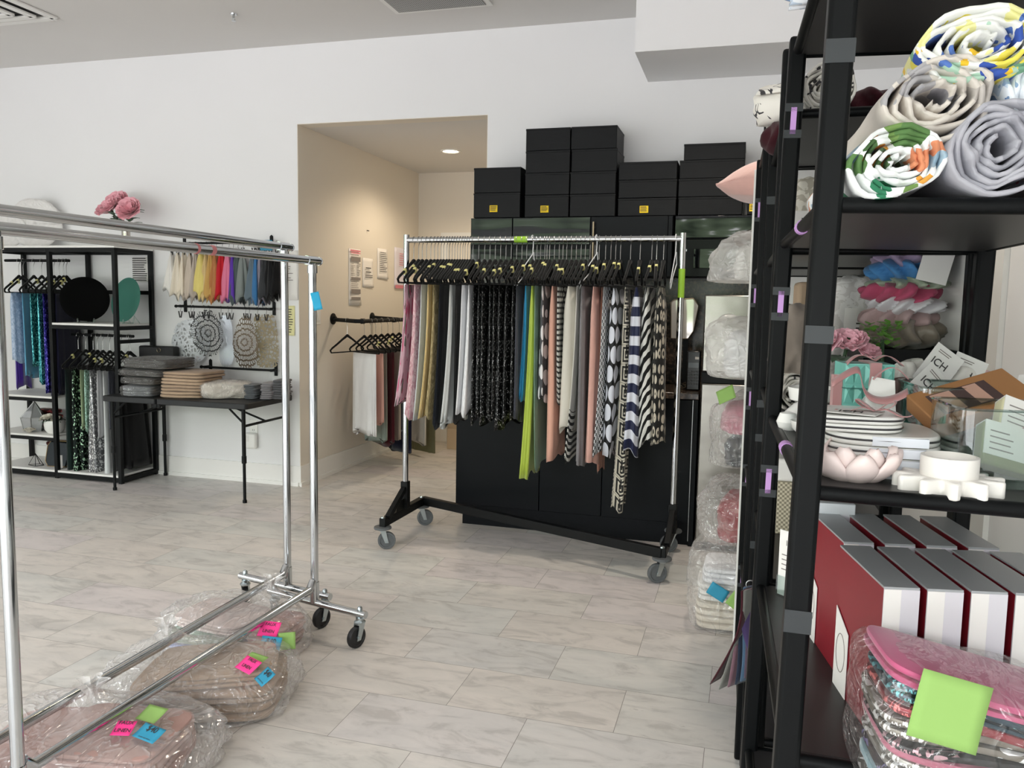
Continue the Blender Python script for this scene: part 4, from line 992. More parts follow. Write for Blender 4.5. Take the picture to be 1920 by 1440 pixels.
for x in (-4.33, -3.25):
    for y in (4.71, 5.24):
        MB().cyl((x, y, 0), (x, y, .30), .0105, 12).cyl((x, y, .29), (x, y, TZ-.045), .0135, 12).cyl((x, y, .275), (x, y, .325), .0165, 12).cyl((x, y, 0), (x, y, .02), .0145, 12).build('leg', M['black'], t_)
    s = 1 if x < -3.6 else -1
    MB().tube([(x, 4.975, TZ-.16), (x+s*.34, 4.975, TZ-.05)], .007, 10).tube([(x, 4.71, TZ-.16), (x, 5.24, TZ-.16)], .009, 10).tube([(x, 4.71, TZ-.14), (x+s*.11, 4.71, TZ-.045)], .007, 10).build('brace', M['black'], t_)

def wrap(o_mb, grow=.008): pass
def pack(name, lab, fk, px, py, hx, hy, h, layers, zb, Y, seed, rz=0, film=False, group=None, cat='linen pack'):
    c = atY(px, py, Y)
    if film:
        r = thing(name, lab, cat, (c.x, Y, zb), rz, group)
        folded_mb(hx-.008, hy-.008, h-.008, layers, seed, .004).build('folded_cloth', F[fk], r).location.z = .003
        bm_ = blob_mb(hx+.006, hy+.006, h, seed, .05, 3.5, 4, .9, 6); bm_.build('film', M['thin_film'], r)
        return r
    return tag(folded_mb(hx, hy, h, layers, seed).build(name, F[fk], loc=(c.x, Y, zb), rz=rz), lab, cat, group)
fb('charcoal', '#3a3735'); fb('beige', '#b89e86'); fb('beige2', '#c4a98f'); fb('ecru', '#d8cfc2'); fb('ngrey', '#676b70')
z0 = TZ+.001
pack('wrapped_linen', 'puffy clear wrapped grey linen at the stack bottom on the table', 'ngrey', 272, 730, .13, .12, .085, 4, z0, 4.80, 1, .1, True, 'wrapped grey linens on the table')
pack('wrapped_linen', 'charcoal wrapped linen second from bottom in the table stack', 'charcoal', 280, 700, .15, .14, .055, 3, z0+.087, 4.83, 2, -.05, True, 'wrapped grey linens on the table')
pack('wrapped_linen', 'charcoal wrapped linen third from bottom in the table stack', 'charcoal', 288, 690, .19, .17, .055, 3, z0+.144, 4.86, 3, .05, True, 'wrapped grey linens on the table')
pack('wrapped_linen', 'charcoal brown wrapped linen topmost in the table stack', 'charcoal', 300, 670, .21, .18, .075, 4, z0+.201, 4.87, 4, -.04, True, 'wrapped grey linens on the table')
for i in range(4):
    pack('folded_linen', '%s beige folded linen counting up from the tabletop' % ORD[i], 'beige' if i % 2 else 'beige2', 356+i*3, 735, .165+.006*i, .16, .046, 2, z0+i*.047, 4.90, 10+i, .12-.04*i, False, 'beige folded linens on the table', 'folded linen')
r = thing('linen_bag', 'slumped cream linen bag between the beige stack and grey napkins', 'bag', (atY(422, 735, 4.95).x+.02, 4.95, z0), .5)
blob_mb(.17, .13, .12, 9, .12, 2.0, 4, .6, 4).build('cream_cloth', F['ecru'], r); blob_mb(.178, .138, .126, 9, .13, 2.2, 4, .6, 4).build('film', M['plast'], r)
for i, (px, h, lab, fk) in enumerate(((477, .10, 'grey folded napkin stack nearest the cream bag', 'ngrey'), (508, .115, 'grey folded napkin stack in the middle, white edge showing', 'grey'), (529, .135, 'taller charcoal folded napkin stack at the table end', 'dgrey'))):
    pack('napkin_stack', lab, fk, px, 740,   .047, .085, h, 8, z0, 4.99+.03*i, 30+i, .15, False, 'grey napkin stacks on the table', 'napkin stack')
r = thing('storage_case', 'black flat storage case with a ring pull behind the wrapped linens', 'case', (atY(298, 655, 5.19).x, 5.19, z0))
MB().box(-.16, .16, -.035, .035, 0, .33).build('case_body', plain('case_black', '#101012', .6), r, bevel=.012)
MB().tube([(.03+.016*cos(2*pi*i/20), -.039, .30+.016*sin(2*pi*i/20)) for i in range(20)], .002, 6, closed=True).build('ring_pull', M['brass'], r)

# ------------------------------------------------------------------ clear bags lying under the chrome racks
def floor_bag(lab, c, hx, hy, h, rz, seed, knot, contents, stickers, film=None):
    b = thing('storage_bag', lab, 'plastic bag', (c[0], c[1], 0), rz, 'clear bags of linens under the chrome racks')
    mb = blob_mb(hx, hy, h, seed, .10, 2.6, 5, .55, 3.2, .012, 17)
    kx, ky = knot
    mb2 = []
    for x, y, zz in mb.v:
        d = hypot(x-kx, y-ky); k = math.exp(-(d/.075)**2)
        if zz > h*.35: zz += k*.075; x += (kx-x)*k*.55; y += (ky-y)*k*.55
        zz += .006*sin(26*atan2(y-ky, x-kx))*math.exp(-d/.2)*(zz > h*.4)
        mb2.append((x, y, max(zz, .001)))
    mb.v = mb2
    mb.build('film', film or M['plast'], b)
    kb = MB(); kb.grid(lambda u, v: (kx+(.012+.03*v*v)*cos(2*pi*u)*(1+.3*sin(10*pi*u)), ky+(.012+.03*v*v)*sin(2*pi*u)*(1+.3*sin(10*pi*u)), h+.035+.05*v), 40, 6)
    kb.build('tied_neck', M['plast_milky'], b)
    for (x, y, zz, m, w, hh, rot, txt) in stickers:
        if x > 2:
            q_ = atZ(x, y, zz); dx_, dy_ = q_.x-c[0], q_.y-c[1]; x, y = dx_*cos(rz)+dy_*sin(rz), -dx_*sin(rz)+dy_*cos(rz)
        s = sticky('sticker', w, hh, m, (x, y, zz), rot, b)
        for (tx, tz, sz, wd) in txt: text('lettering', wd, sz, M['ink'], (tx, -.0022, tz), (pi/2, 0, 0), s)
    for (lab2, fk, dx, dy, fx, fy, fh, ly, zb, ra) in contents:
        ca, sa = cos(rz), sin(rz)
        tag(folded_mb(fx, fy, fh, ly, seed+ly+int(zb*100), .008).build('folded_linen', F[fk], loc=(c[0]+dx*ca-dy*sa, c[1]+dx*sa+dy*ca, zb), rz=rz+ra), lab2, 'folded linen', 'linens inside the floor bags')
fb('dusty', '#b78c82', var=.1); fb('dusty2', '#c29d94', var=.1); fb('tan', '#a98e75', var=.1); fb('tan2', '#b59b83', var=.1); fb('rose', '#c39c93'); fb('green', '#7d9a80'); fb('royalb', '#2f56b5'); fb('palep', '#d8c4bd'); fb('slate', '#64707a')
top_rot = (-.55, 0, .35)
FL = [(.0, .018, .017, 'FAUX'), (.0, -.008, .017, 'LINEN')]; DL = [(.0, .012, .026, '$40'), (.0, -.02, .010, 'ASSORTED')]
floor_bag('clear bag of dusty pink linens, nearest one under the chrome racks', (-1.80, 1.83), .36, .245, .17, .25, 21, (-.02, .05),
  [('dusty pink folded linens, lower stack in the nearest floor bag', 'dusty', -.02, .0, .29, .2, .09, 4, .006, .05), ('paler pink folded linens on top in the nearest floor bag', 'dusty2', .1, -.04, .18, .15, .055, 3, .098, -.1)],
  [(285, 1339, .184, M['lime'], .072, .058, (-1.2, 0, -.35), []), (280, 1375, .18, M['sticky_blue'], .085, .05, (-1.15, 0, -.45), DL), (232, 1366, .183, M['sticky_pink'], .055, .052, (-1.2, 0, .0), FL)])
floor_bag('clear bag of tan linens, middle one under the chrome racks', (-1.77, 2.30), .33, .22, .178, .35, 22, (-.14, .06),
  [('tan folded linens filling the middle floor bag', 'tan', .03, -.01, .25, .17, .10, 4, .006, .0), ('lighter tan folded linens on top in the middle floor bag', 'tan2', .06, -.02, .2, .14, .05, 3, .108, .12)],
  [(466, 1247, .186, M['sticky_pink'], .085, .055, (-1.05, 0, -.75), FL), (497, 1269, .176, M['sticky_blue'], .07, .055, (-.95, 0, -1.0), DL), (480, 1234, .187, M['lime'], .08, .04, (-1.3, 0, -.6), [])])
floor_bag('clear bag of mixed colour linens, farthest one under the chrome racks', (-1.94, 2.74), .30, .19, .172, -.05, 23, (.1, .10),
  [('blue folded linen in the farthest floor bag', 'royalb', -.08, -.05, .15, .12, .035, 2, .006, 0), ('green folded linen above the blue one in the farthest floor bag', 'green', -.07, -.05, .15, .12, .035, 2, .043, .05), ('pale pink folded linen topmost in the farthest floor bag', 'palep', -.06, .0, .17, .13, .045, 3, .08, -.05),
   ('rose folded linen at the caster end of the farthest floor bag', 'rose', .17, .04, .08, .11, .10, 5, .006, .1)],
  [(505, 1180, .178, M['sticky_pink'], .078, .06, (-.75, 0, .1), FL), (507, 1209, .150, M['sticky_blue'], .08, .058, (-.55, 0, .1), DL), (538, 1202, .15, M['lime'], .06, .062, (-.6, 0, .6), [])])
# ================================================================== KITCHENETTE
def woodblack(name, col='#15181b', rough=.36, vert=False, wav=0):
    t = NT(name); o = t.obj(); g = t.noise(t.map(o, (60, 60, 2) if vert else (2, 2, 60)), 2.0, 4, .6)
    c = lin(col); cc = t.mix(g, tuple(x*.7 for x in c[:3])+(1,), tuple(x*1.35 for x in c[:3])+(1,))
    h = g
    nm = t.bump(h, .12, .002)
    return t.done(t.bsdf(col=cc, rough=rough, spec=.14, normal=nm))
def wavygloss(name, col, rough=.06, st=.25):
    t = NT(name); o = t.obj(); w = t.noise(t.map(o, (1.5, 1.5, 9)), 1.0, 1)
    return t.done(t.bsdf(col=lin(col), rough=rough, spec=.42, normal=t.bump(w, st, .05)))
M['cab'] = woodblack('cabinet_black', '#0b0e12', .38); M['cabgloss'] = wavygloss('cabinet_gloss', '#1b1f22', .08, .10); M['bglass'] = wavygloss('black_glass', '#06080a', .03, .03)
def granite():
    t = NT('granite'); n = t.noise(t.obj(), 45, 5, .7); v = t.n('TexVoronoi', {'Vector': t.obj(), 'Scale': 30}).outputs['Distance']
    c = t.ramp(n, [(.3, lin('#191513')), (.5, lin('#3a3029')), (.62, lin('#6d5a49')), (.75, lin('#221d1b'))])
    return t.done(t.bsdf(col=c, rough=.2, spec=.5))
M['granite'] = granite()
b = thing('base_cabinet', 'long black base cabinet behind the linen rack, with three tall fronts', 'cabinet', (-.98, 4.72, 0))
def bl(x): return x+.98
MB().box(bl(-1.715), bl(-.245), .022, .545, .12, .862).build('carcass', M['cab'], b)
MB().box(bl(-1.675), bl(-.25), .012, .03, 0, .125).build('toe_kick', M['cab'], b)
for x0, x1 in ((-1.718, -1.178), (-1.174, -.792), (-.788, -.275)): MB().box(bl(x0), bl(x1), 0, .02, .128, .858).build('door', M['cab'], b, bevel=.002)
MB().box(bl(-.271), bl(-.243), -.012, .545, 0, .862).build('end_panel', M['cab'], b, bevel=.002)
MB().box(bl(-.2745), bl(-.2715), -.013, 0, .03, .86).build('highlight_strip', M['steel'], b)  # pale sliver added to stand for the highlight line down the panel edge
tag(MB().box(-1.735, -.24, 4.70, WY-.004, .863, .90).build('worktop', M['granite'], bevel=.004), 'speckled dark brown granite worktop on the black base cabinet', 'worktop')
tag(MB().box(-1.73, .70, WY-.022, WY-.003, .901, 1.565).build('backsplash', M['granite']), 'dark granite backsplash between worktop and black wall cabinets', 'backsplash')
u2 = thing('wall_cabinet', 'black wall cabinets carrying the boxes, glossy lift-up fronts beside plain doors', 'cabinet', (-1.1, 4.98, 1.57))
def ul(x): return x+1.1
MB().box(ul(-1.735), ul(-.45), .022, .302, 0, .365).build('carcass', M['cab'], u2)
for x0, x1 in ((-1.725, -1.453), (-1.447, -.952)):
    for z0_, z1_ in ((.195, .362), (.005, .168)): MB().box(ul(x0), ul(x1), .0, .02, z0_, z1_).build('glossy_front', M['cabgloss'], u2, bevel=.002)
for x0, x1 in ((-.946, -.478), ): MB().box(ul(x0), ul(x1), 0, .02, .003, .363).build('door', M['cab'], u2, bevel=.002)
MB().box(ul(-.474), ul(-.452), .0, .02, .003, .363).build('filler_strip', M['cab'], u2)
MB().cyl((ul(-.925), -.03, .04), (ul(-.925), -.03, .33), .007, 12).bar((ul(-.925), 0, .07), (ul(-.925), -.03, .07), .01, .01).bar((ul(-.925), 0, .30), (ul(-.925), -.03, .30), .01, .01).build('bar_handle', M['brass'], u2)
u3 = thing('glass_cabinet', 'black glass fronted wall cabinet above the microwave, trees mirrored in it', 'cabinet', (-.2, 4.98, 1.80))
MB().box(-.235, .66, .022, .302, 0, .135).build('carcass', M['cab'], u3)
MB().box(-.235, .22, 0, .02, .003, .132).build('glass_door', M['bglass'], u3, bevel=.002)
MB().box(.226, .66, 0, .02, .003, .132).build('glass_door', M['bglass'], u3, bevel=.002)
mw = thing('microwave', 'black built-in microwave with a dark mirror window over the worktop', 'microwave', (-.2, 4.965, 1.572))
MB().box(-.235, .36, .02, .317, 0, .222).build('body', M['black'], mw)
MB().box(-.235, .36, 0, .02, 0, .222).build('front_panel', plain('mw_black', '#040505', .2, 0, .12), mw, bevel=.003)
MB().box(-.12, .22, -.004, 0, .05, .165).build('window', M['bglass'], mw, bevel=.002)
MB().box(-.20, -.16, -.003, 0, .15, .162).build('badge_strip', M['steel'], mw)
fz = thing('fridge', 'stainless steel fridge with two doors behind the shelf bags', 'fridge', (.07, 4.65, 0))
stl = NT('brushed_steel'); o_ = stl.obj(); g_ = stl.noise(stl.map(o_, (2, 2, 3)), 1.5, 2)
stl = stl.done(stl.bsdf(col=lin('#918e88'), metal=1.0, rough=.24, normal=stl.bump(g_, .12, .04)))
MB().box(-.30, .30, .065, .60, .03, 1.45).build('body', plain('fridge_grey', '#5b5d5e', .5), fz)
MB().box(-.30, .30, 0, .06, 1.03, 1.462).build('freezer_door', stl, fz, bevel=.008)
MB().box(-.30, .30, 0, .06, .05, .965).build('fridge_door', stl, fz, bevel=.008)
MB().box(-.30, .30, .01, .06, .968, 1.027).build('grip_recess', M['black'], fz)
MB().box(-.3, .3, .05, .58, 0, .03).build('plinth', M['ink'], fz)
# octagonal mirror, terminal and jewellery on the worktop
c0 = atY(1284, 634, 4.93)
g = thing('octagon_mirror', 'tall octagonal mirror with thin gold rim standing on the worktop', 'mirror', (c0.x, 5.0, .901), 0)
S = 4.93/1513*1.0
def mp(px, py): p = atY(px, py, 5.0); return (p.x-c0.x, p.z-.901)
oc = [mp(1258, 634), mp(1258, 567), mp(1264, 562), mp(1300, 560), mp(1310, 573), mp(1301, 620), mp(1290, 635)]
oc = [(x, zz) for x, zz in oc]
base = min(zz for x, zz in oc)
MB().prism(oc, 0, .008).build('mirror_glass', plain('mirror', '#dcd9d2', .05, .35), g, smooth=False)
MB().tube([(x, .002, zz) for x, zz in oc], .004, 8, closed=True).build('rim', M['brass'], g)
MB().box(-.05, .05, .0, .09, 0, .02).bar((0, .03, .02), (0, .012, base+.05), .03, .012).build('stand', M['black'], g)
p0 = atY(1299, 718, 4.85)
g = thing('card_terminal', 'black keypad terminal standing upright beside the mirror', 'terminal', (p0.x, 4.85, .901))
MB().box(-.04, .04, 0, .05, 0, .235).build('terminal_body', plain('term_black', '#0d0d0e', .25), g, bevel=.008)
MB().box(-.03, .03, -.003, 0, .135, .165).build('screen', plain('term_screen', '#5a6468', .2), g)
kb = MB()
for r_ in range(5):
    for q_ in range(4): kb.box(-.029+q_*.0155, -.017+q_*.0155, -.003, 0, .035+r_*.018, .046+r_*.018)
kb.build('keys', plain('term_keys', '#3a3c3e', .4), g)
MB().box(.008, .03, -.003, 0, .185, .2).build('label_patch', M['paper'], g)
nb = MB(); rg = random.Random(3)
for k in range(9):
    a = rg.uniform(0, 6.28); r_ = rg.uniform(.012, .022); cc = (rg.uniform(-.03, .03), rg.uniform(-.015, .015), .012+k*.003)
    nb.tube([(cc[0]+r_*cos(2*pi*i/14), cc[1]+r_*.6*sin(2*pi*i/14), cc[2]+.008*sin(2*pi*i/14+a)) for i in range(14)], .0022, 6, closed=True)
tag(nb.build('bracelets', M['brass'], loc=(c0.x+.02, 4.90, .901)), 'tangle of thin metal bracelets lying before the octagonal mirror', 'jewellery')

# ------------------------------------------------------------------ black cardboard boxes on the wall cabinets
def boxm():
    t = NT('box_card'); g = t.noise(t.map(t.obj(), (3, 3, 90)), 2.0, 4, .6)
    return t.done(t.bsdf(col=t.mix(g, lin('#0e0f10'), lin('#1b1c1e')), rough=.45, spec=.16, normal=t.bump(g, .25, .002)))
M['boxc'] = boxm()
BZ = 1.936
STK = [(-1.716, -1.402, [.157, .157], 'end stack by the corridor', 1), (-1.378, -1.092, [.136]*4, 'tall stack beside the end stack', 1), (-1.086, -.80, [.136]*4, 'second tall stack', 0),
       (-.786, -.434, [.107]*3, 'stack of three flat boxes', 1), (-.424, -.052, [.107]*3+[.095], 'stack by the shelves', 0), (-.03, .26, [.107]*2, 'low stack behind the pink cushion', 1)]
for si, (x0, x1, hs, nm, stk) in enumerate(STK):
    zz = BZ
    for k, h in enumerate(hs):
        j = RNG.uniform(-.004, .004); a0 = x0+j; a1 = x1+j
        if si == 4 and k == 3: a0 = -.402; a1 = -.048
        pos = 'topmost' if k == len(hs)-1 else ('bottom' if k == 0 else ORD[k]+' from bottom')
        bx = thing('cardboard_box', 'black cardboard box, %s of the %s' % (pos, nm), 'box', ((a0+a1)/2, 4.985+RNG.uniform(-.003, .005), zz), RNG.uniform(-.006, .006), 'black boxes on the wall cabinets')
        w = (a1-a0)/2-.002
        MB().box(-w, w, 0, .285, .0, h-.004).build('box_body', M['boxc'], bx, bevel=.003)
        MB().box(-w-.0015, w+.0015, -.0015, .2865, h-.014, h-.001).build('lid', M['boxc'], bx, bevel=.002)
        if stk and k == 0:
            xs = {0: -.02, 1: -.012, 3: -.015, 5: -.105}[si]; zs = h*.36
            s = thing('price_sticker', None, None); s.parent = bx; s.location = (xs, -.002, zs)
            bpy.data.objects.remove(s)
            s = MB().box(-.026, .026, -.001, 0, -.021, .021).build('price_sticker', M['sticky_yellow'], bx); s.location = (xs, -.001, zs)
            q = MB(); lines_mb(q, -.022, .022, -.014, .018, 4, -.0012, 0, .004, si, .75); q = q.build('print', [M['ink']], s, smooth=False)
        zz += h
# a carton at the corridor end
c = thing('carton', 'cream cardboard carton on the floor at the corridor end', 'box', (-2.52, 7.28, 0))
MB().box(-.17, .17, -.15, .15, 0, .2).build('carton_body', plain('carton', '#c9b193', .8), c, bevel=.003)
for s in (-1, 1): MB().obox(Vector((0, s*.155, .235)), .165, .002, .04, 0, 0, rx=s*-.35).build('flap', plain('carton', '#c9b193', .8), c)
c = thing('wooden_crate', 'small brown wooden crate beside the cream carton', 'crate', (-2.2, 7.25, 0))
for i in range(3): MB().box(-.12, .12, -.12, -.11, .01+i*.08, .075+i*.08).box(-.12, .12, .11, .12, .01+i*.08, .075+i*.08).box(-.12, -.11, -.11, .11, .01+i*.08, .075+i*.08).box(.11, .12, -.11, .11, .01+i*.08, .075+i*.08).build('slat', plain('crate_wood', '#7a4a2c', .6), c)
MB().box(-.11, .11, -.11, .11, .0, .012).build('bottom_board', plain('crate_wood', '#7a4a2c', .6), c)
# ================================================================== SHELVES ALONG THE SIDE WALL
LV = [.06, .425, .795, 1.158, 1.520, 1.90]; TOP = .008
def shelf_unit(label, x, y, L, rz, W=.372, H=1.93, tapes=(), lv=None):
    r = thing('bookcase', label, 'shelving', (x, y, 0), rz, 'black bookcases along the side wall')
    a = .0165
    for px in (0, W):
        for py in (0, L): MB().box(px-a, px+a, py-a, py+a, 0, H).build('upright', M['shelf_black'], r, bevel=.006)
    for zz in (lv or LV):
        b = MB().box(a*.4, W-a*.4, a*.4, L-a*.4, zz-.006, zz+TOP)
        b.build('shelf_board', M['board_black'], r, bevel=.002)
        for py in (0, L): MB().cyl((a-.002, py, zz), (W-a+.002, py, zz), .010, 14).build('end_rail', M['shelf_black'], r)
        for px in (0, W): MB().cyl((px, a-.002, zz+.002), (px, L-a+.002, zz+.002), .0095, 14).build('side_rail', M['shelf_black'], r)
    for (px, py, side, zz, h, m) in tapes:
        w = .011 if m == 'lilac' else .0175
        if side == 'y': MB().box(px-w/2 if m == 'lilac' else px-a-.0004, px+w/2 if m == 'lilac' else px+a+.0004, py-a-.0012, py-a, zz-h/2, zz+h/2).build('label_tape', M[m], r)
        else: MB().box(px-a-.0012, px-a, py-w/2, py+w/2, zz-h/2, zz+h/2).build('label_tape', M[m], r)
    return r
L1, L2, L3 = .68, .63, .63
tp1 = [(0, L1, 'y', 1.665, .062, 'tape'), (0, L1, 'y', 1.40, .064, 'tape'), (0, L1, 'y', 1.03, .064, 'tape')]
tp1 = [(0, L1, 'y', z_+d, .016, 'tape') for z_ in (1.765, 1.40, 1.03) for d in (-.026, .026)] + [(0, L1, 'y', z_, .052, 'lilac') for z_ in (1.765, 1.40, 1.03)]
tp1 += [(0, 0, 'y', 1.70, .028, 'tape'), (0, 0, 'y', .99, .03, 'tape'), (0, 0, 'y', 1.36, .022, 'tape')]
S1 = shelf_unit('nearest black metal bookcase, cut by the frame, with rolled cloths and gift boxes', .088, 1.085, L1, .033, tapes=tp1)
S2 = shelf_unit('second black metal bookcase from the camera, between its two black neighbours', .064, 1.822, L2, .012, lv=[.06, .425, .795, 1.158, 1.52, 1.80], tapes=[(0, L2, 'y', z_, .022, 'tape') for z_ in (1.70, 1.12, 1.02, .70)])
S3 = shelf_unit('third black metal bookcase from the camera, next to the white shelving', .040, 2.495, L3, .02, tapes=[(0, L3, 'y', z_, .055, 'lilac') for z_ in (1.75, 1.44, 1.06, .77, .38)] + [(0, L3, 'y', z_+d, .015, 'tape') for z_ in (1.75, 1.44, 1.06, .77, .38) for d in (-.034, .034)])
for r_, y_ in ((S1, .33), (S1, .30)): pass
S1.rotation_euler.y = .018; S1.location = (.088-.0255, 1.085, .007)
MB().cyl((0, .30, LV[3]+.002), (0, .33, LV[3]+.002), .0112, 14).build('label_tape', M['lilac'], S1)
MB().cyl((0, .30, LV[4]+.002), (0, .325, LV[4]+.002), .0112, 14).build('label_tape', M['lilac'], S1)
w4 = thing('white_shelving', 'white shelving unit past the black bookcases, bags bulging out of it', 'shelving', (.004, 3.145, 0))
for y in (0, .70): MB().box(0, .40, y, y+.014, 0, 1.90).build('side_panel', M['white'], w4, bevel=.002)
for zz in (.06, .43, .745, 1.105, 1.49, 1.82): MB().box(.002, .40, .014, .70, zz-.016, zz).build('shelf_board', M['white'], w4)

ROLL = {}
ROLL['tropic'] = pattern('print_tropical', p_print('#eef0ef', ['#567a45', '#d99a40', '#5f8044', '#2f7a58', '#9fb8c8', '#6b8a4a', '#dd8f68', '#47663c'], 30, .8, (1, .5, 1), True))
ROLL['lemon'] = pattern('print_lemon', p_print('#e6e6e2', ['#e4d65a', '#3552a3', '#a9c9b4', '#e0b62c', '#e8e4a0', '#5273b8', '#6fa183'], 42, .85, (1, .5, 1), True))
ROLL['toile'] = pattern('print_toile', p_print('#e9eef4', ['#8fa9c9', '#5b7cab', '#c3d2e3', '#7c98bd'], 50, .75, (1, .5, 1), True))
ROLL['linenprint'] = pattern('print_linen', p_print('#d3cbc2', ['#a7a4a6', '#b9b2ac', '#9a989d'], 24, .4, (1, .5, 1), True))
ROLL['mauvegrey'] = pattern('print_mauve', p_print('#aeadb5', ['#8f6f80', '#9b7f8e', '#a3a2ab'], 14, .25, (1, .5, 1), True))
ROLL['pinkwhite'] = pattern('print_rose', p_print('#ead9da', ['#e48a95', '#efc3c6', '#f2e6e4'], 30, .6, (1, .5, 1), True))
ROLL['vine'] = pattern('print_vine', p_vine('#e6e2da', '#3b3a3c', 16, .02)); ROLL['maroon'] = fabric('velvet_maroon', '#3a0614', .85, 50, .2, .2, .1)
def roll(lab, mk, c, R, L, seed, rz=0, sq=1.0, turns=5.6, tilt=0, **k):
    o = roll_mb(R, L, turns, seed, sq, **k).build('cloth_roll', ROLL[mk], loc=c, rz=rz, solid=.0052); o.rotation_euler.y = tilt
    return tag(o, lab, 'cloth roll', 'rolled printed cloths')
SZ = LV[4]+TOP+.006
roll('white cloth roll with orange and green leaves, front one on the rail', 'tropic', (.156, 1.265, SZ), .056, .40, 1, .05, .76)
roll('grey mauve cloth roll lying next to the leaf print one', 'mauvegrey', (.268, 1.27, SZ), .054, .40, 2, .02, 1.0, core=.2)
roll('pink and white cloth roll under the grey mauve one', 'pinkwhite', (.385, 1.265, SZ), .052, .40, 3, .0, .7)
roll('beige grey cloth roll resting on top of the leaf print one', 'linenprint', (.198, 1.28, SZ+.066), .060, .40, 4, .03, .8, core=.2, turns=4.6)
roll('blue and white toile cloth roll stacked behind the grey mauve one', 'toile', (.322, 1.29, SZ+.082), .052, .40, 5, .02, .95)
roll('yellow and blue lemon print cloth roll on top of the pile', 'lemon', (.258, 1.28, SZ+.134), .074, .40, 6, -.05, .58, turns=5)
roll('blue printed cloth roll on the very top of the nearest bookcase', 'toile', (.17, 1.53, 1.90+TOP+.006), .05, .24, 7, pi/2, .95)
roll('cream vine print cloth roll on top of the second bookcase', 'vine', (.130, 2.03, 1.80+TOP+.006), .056, .34, 8, .05, .95, turns=6)
roll('white vine print cloth roll lying on the maroon pouch, jutting out beside the posts', 'vine', (.112, 2.33, 1.886), .062, .20, 9, pi/2-.5, .95, turns=5)
tag(ruffle_mb(.06, .09, .082, 6, 4, .15).build('velvet_pouch', ROLL['maroon'], loc=(.085, 2.34, 1.80+TOP)), 'dark maroon velvet pouch under the vine roll on the second bookcase', 'pouch')
tag(ruffle_mb(.07, .12, .095, 7, 6, .18).build('velvet_bundle', ROLL['maroon'], loc=(.262, 2.12, 1.80+TOP)), 'dark maroon velvet bundle on the top board of the second bookcase, beyond the pouch', 'bundle')

# ---- second bookcase: lace pack with paper band and its neighbours
lc = pattern('lace_cream', p_damask('#ddd8cc', '#b8b1a2', 30))
g = thing('lace_pack', 'cream lace pack with a white lettered band on the second bookcase', 'pack', (.135, 1.98, LV[4]+TOP), -.1)
blob_mb(.05, .07, .165, 3, .08, 3, 4, .8, 4).build('folded_lace', lc, g)
MB().box(-.054, .054, -.075, .075, .0, .085).build('paper_band', M['paper'], g, bevel=.006)
text('lettering', 'ICH', .034, M['ink'], (.0, -.0765, .055), (pi/2, 0, 0), g, sx=.8)
tag(folded_mb(.05, .10, .07, 5, 6).build('folded_cloth', pattern('print_white_rib', p_stripe('#e9e7e2', '#cbc8c2', .012, .5, 'u')), loc=(.13, 2.33, LV[4]+TOP)), 'white ribbed folded cloth at the far side of second bookcase, upper shelf', 'folded cloth')
roll('white vine print cloth roll low on the second bookcase upper shelf', 'vine', (.27, 2.28, LV[4]+TOP+.006), .05, .2, 12, pi/2, .8)
g = thing('wrapped_cloth', 'white embossed cloth with lettered paper band standing on the second bookcase', 'pack', (.262, 2.24, LV[3]+TOP), .05)
blob_mb(.058, .045, .325, 5, .05, 4, 4, .92, 5).build('cloth_body', pattern('emboss_white', p_damask('#efecea', '#dcd8d5', 34)), g)
MB().lathe([(.06, .0), (.063, .0), (.063, .235), (.06, .235)], sy=.80, n=36).build('paper_band', M['paper'], g)
q = MB(); 
for i, (zz, w_) in enumerate(((.195, .022), (.183, .018), (.170, .034), (.162, .03))): q.box(.0, w_, -.0525, -.0495, zz, zz+.0035)
q.build('print', M['ink'], g, smooth=False)
MB().tube([(.03, -.05, .235), (.04, -.055, .265), (.05, -.05, .285)], .006, 8).build('tied_cord', M['paper_grey'], g)
g = thing('kraft_pack', 'brown paper pack with a white band beside the embossed cloth', 'pack', (.165, 2.26, LV[3]+TOP), .1)
MB().box(-.045, .045, -.04, .04, 0, .30).build('pack_body', plain('brown_paper', '#a58f78', .8), g, bevel=.01)
MB().box(-.0465, .0465, -.0415, .0415, .0, .235).build('paper_band', M['paper'], g, bevel=.008)
MB().box(-.034, -.03, -.0425, -.0415, .17, .20).build('print', M['ink'], g)
tag(blob_mb(.05, .12, .16, 8, .12, 2.4, 4, .6, 3.5).build('linen_pillow', F['taupe'], loc=(.105, 2.0, LV[3]+TOP+.085)), 'grey taupe linen pillow between two bookcase posts', 'pillow')
roll('brown and white speckled cloth roll under the grey taupe pillow', 'vine', (.12, 2.02, LV[3]+TOP+.006), .046, .24, 13, .0, .9)
g = thing('black_crate', 'low black crate on the second bookcase carrying the ruffled scrunchies', 'crate', (.335, 1.98, LV[3]+TOP), .012)
for s in (-1, 1): MB().box(-.095, .095, s*.125-.005, s*.125+.005, 0, .15).build('side_board', M['shelf_black'], g); MB().box(s*.09-.005, s*.09+.005, -.12, .12, 0, .15).build('end_board', M['shelf_black'], g)
MB().box(-.085, .085, -.12, .12, .12, .13).build('top_board', M['shelf_black'], g)
MB().box(.088, .094, -.12, .13, .15, .37).build('backing_sheet', M['gloss_white'], g)
cz = LV[3]+TOP+.15
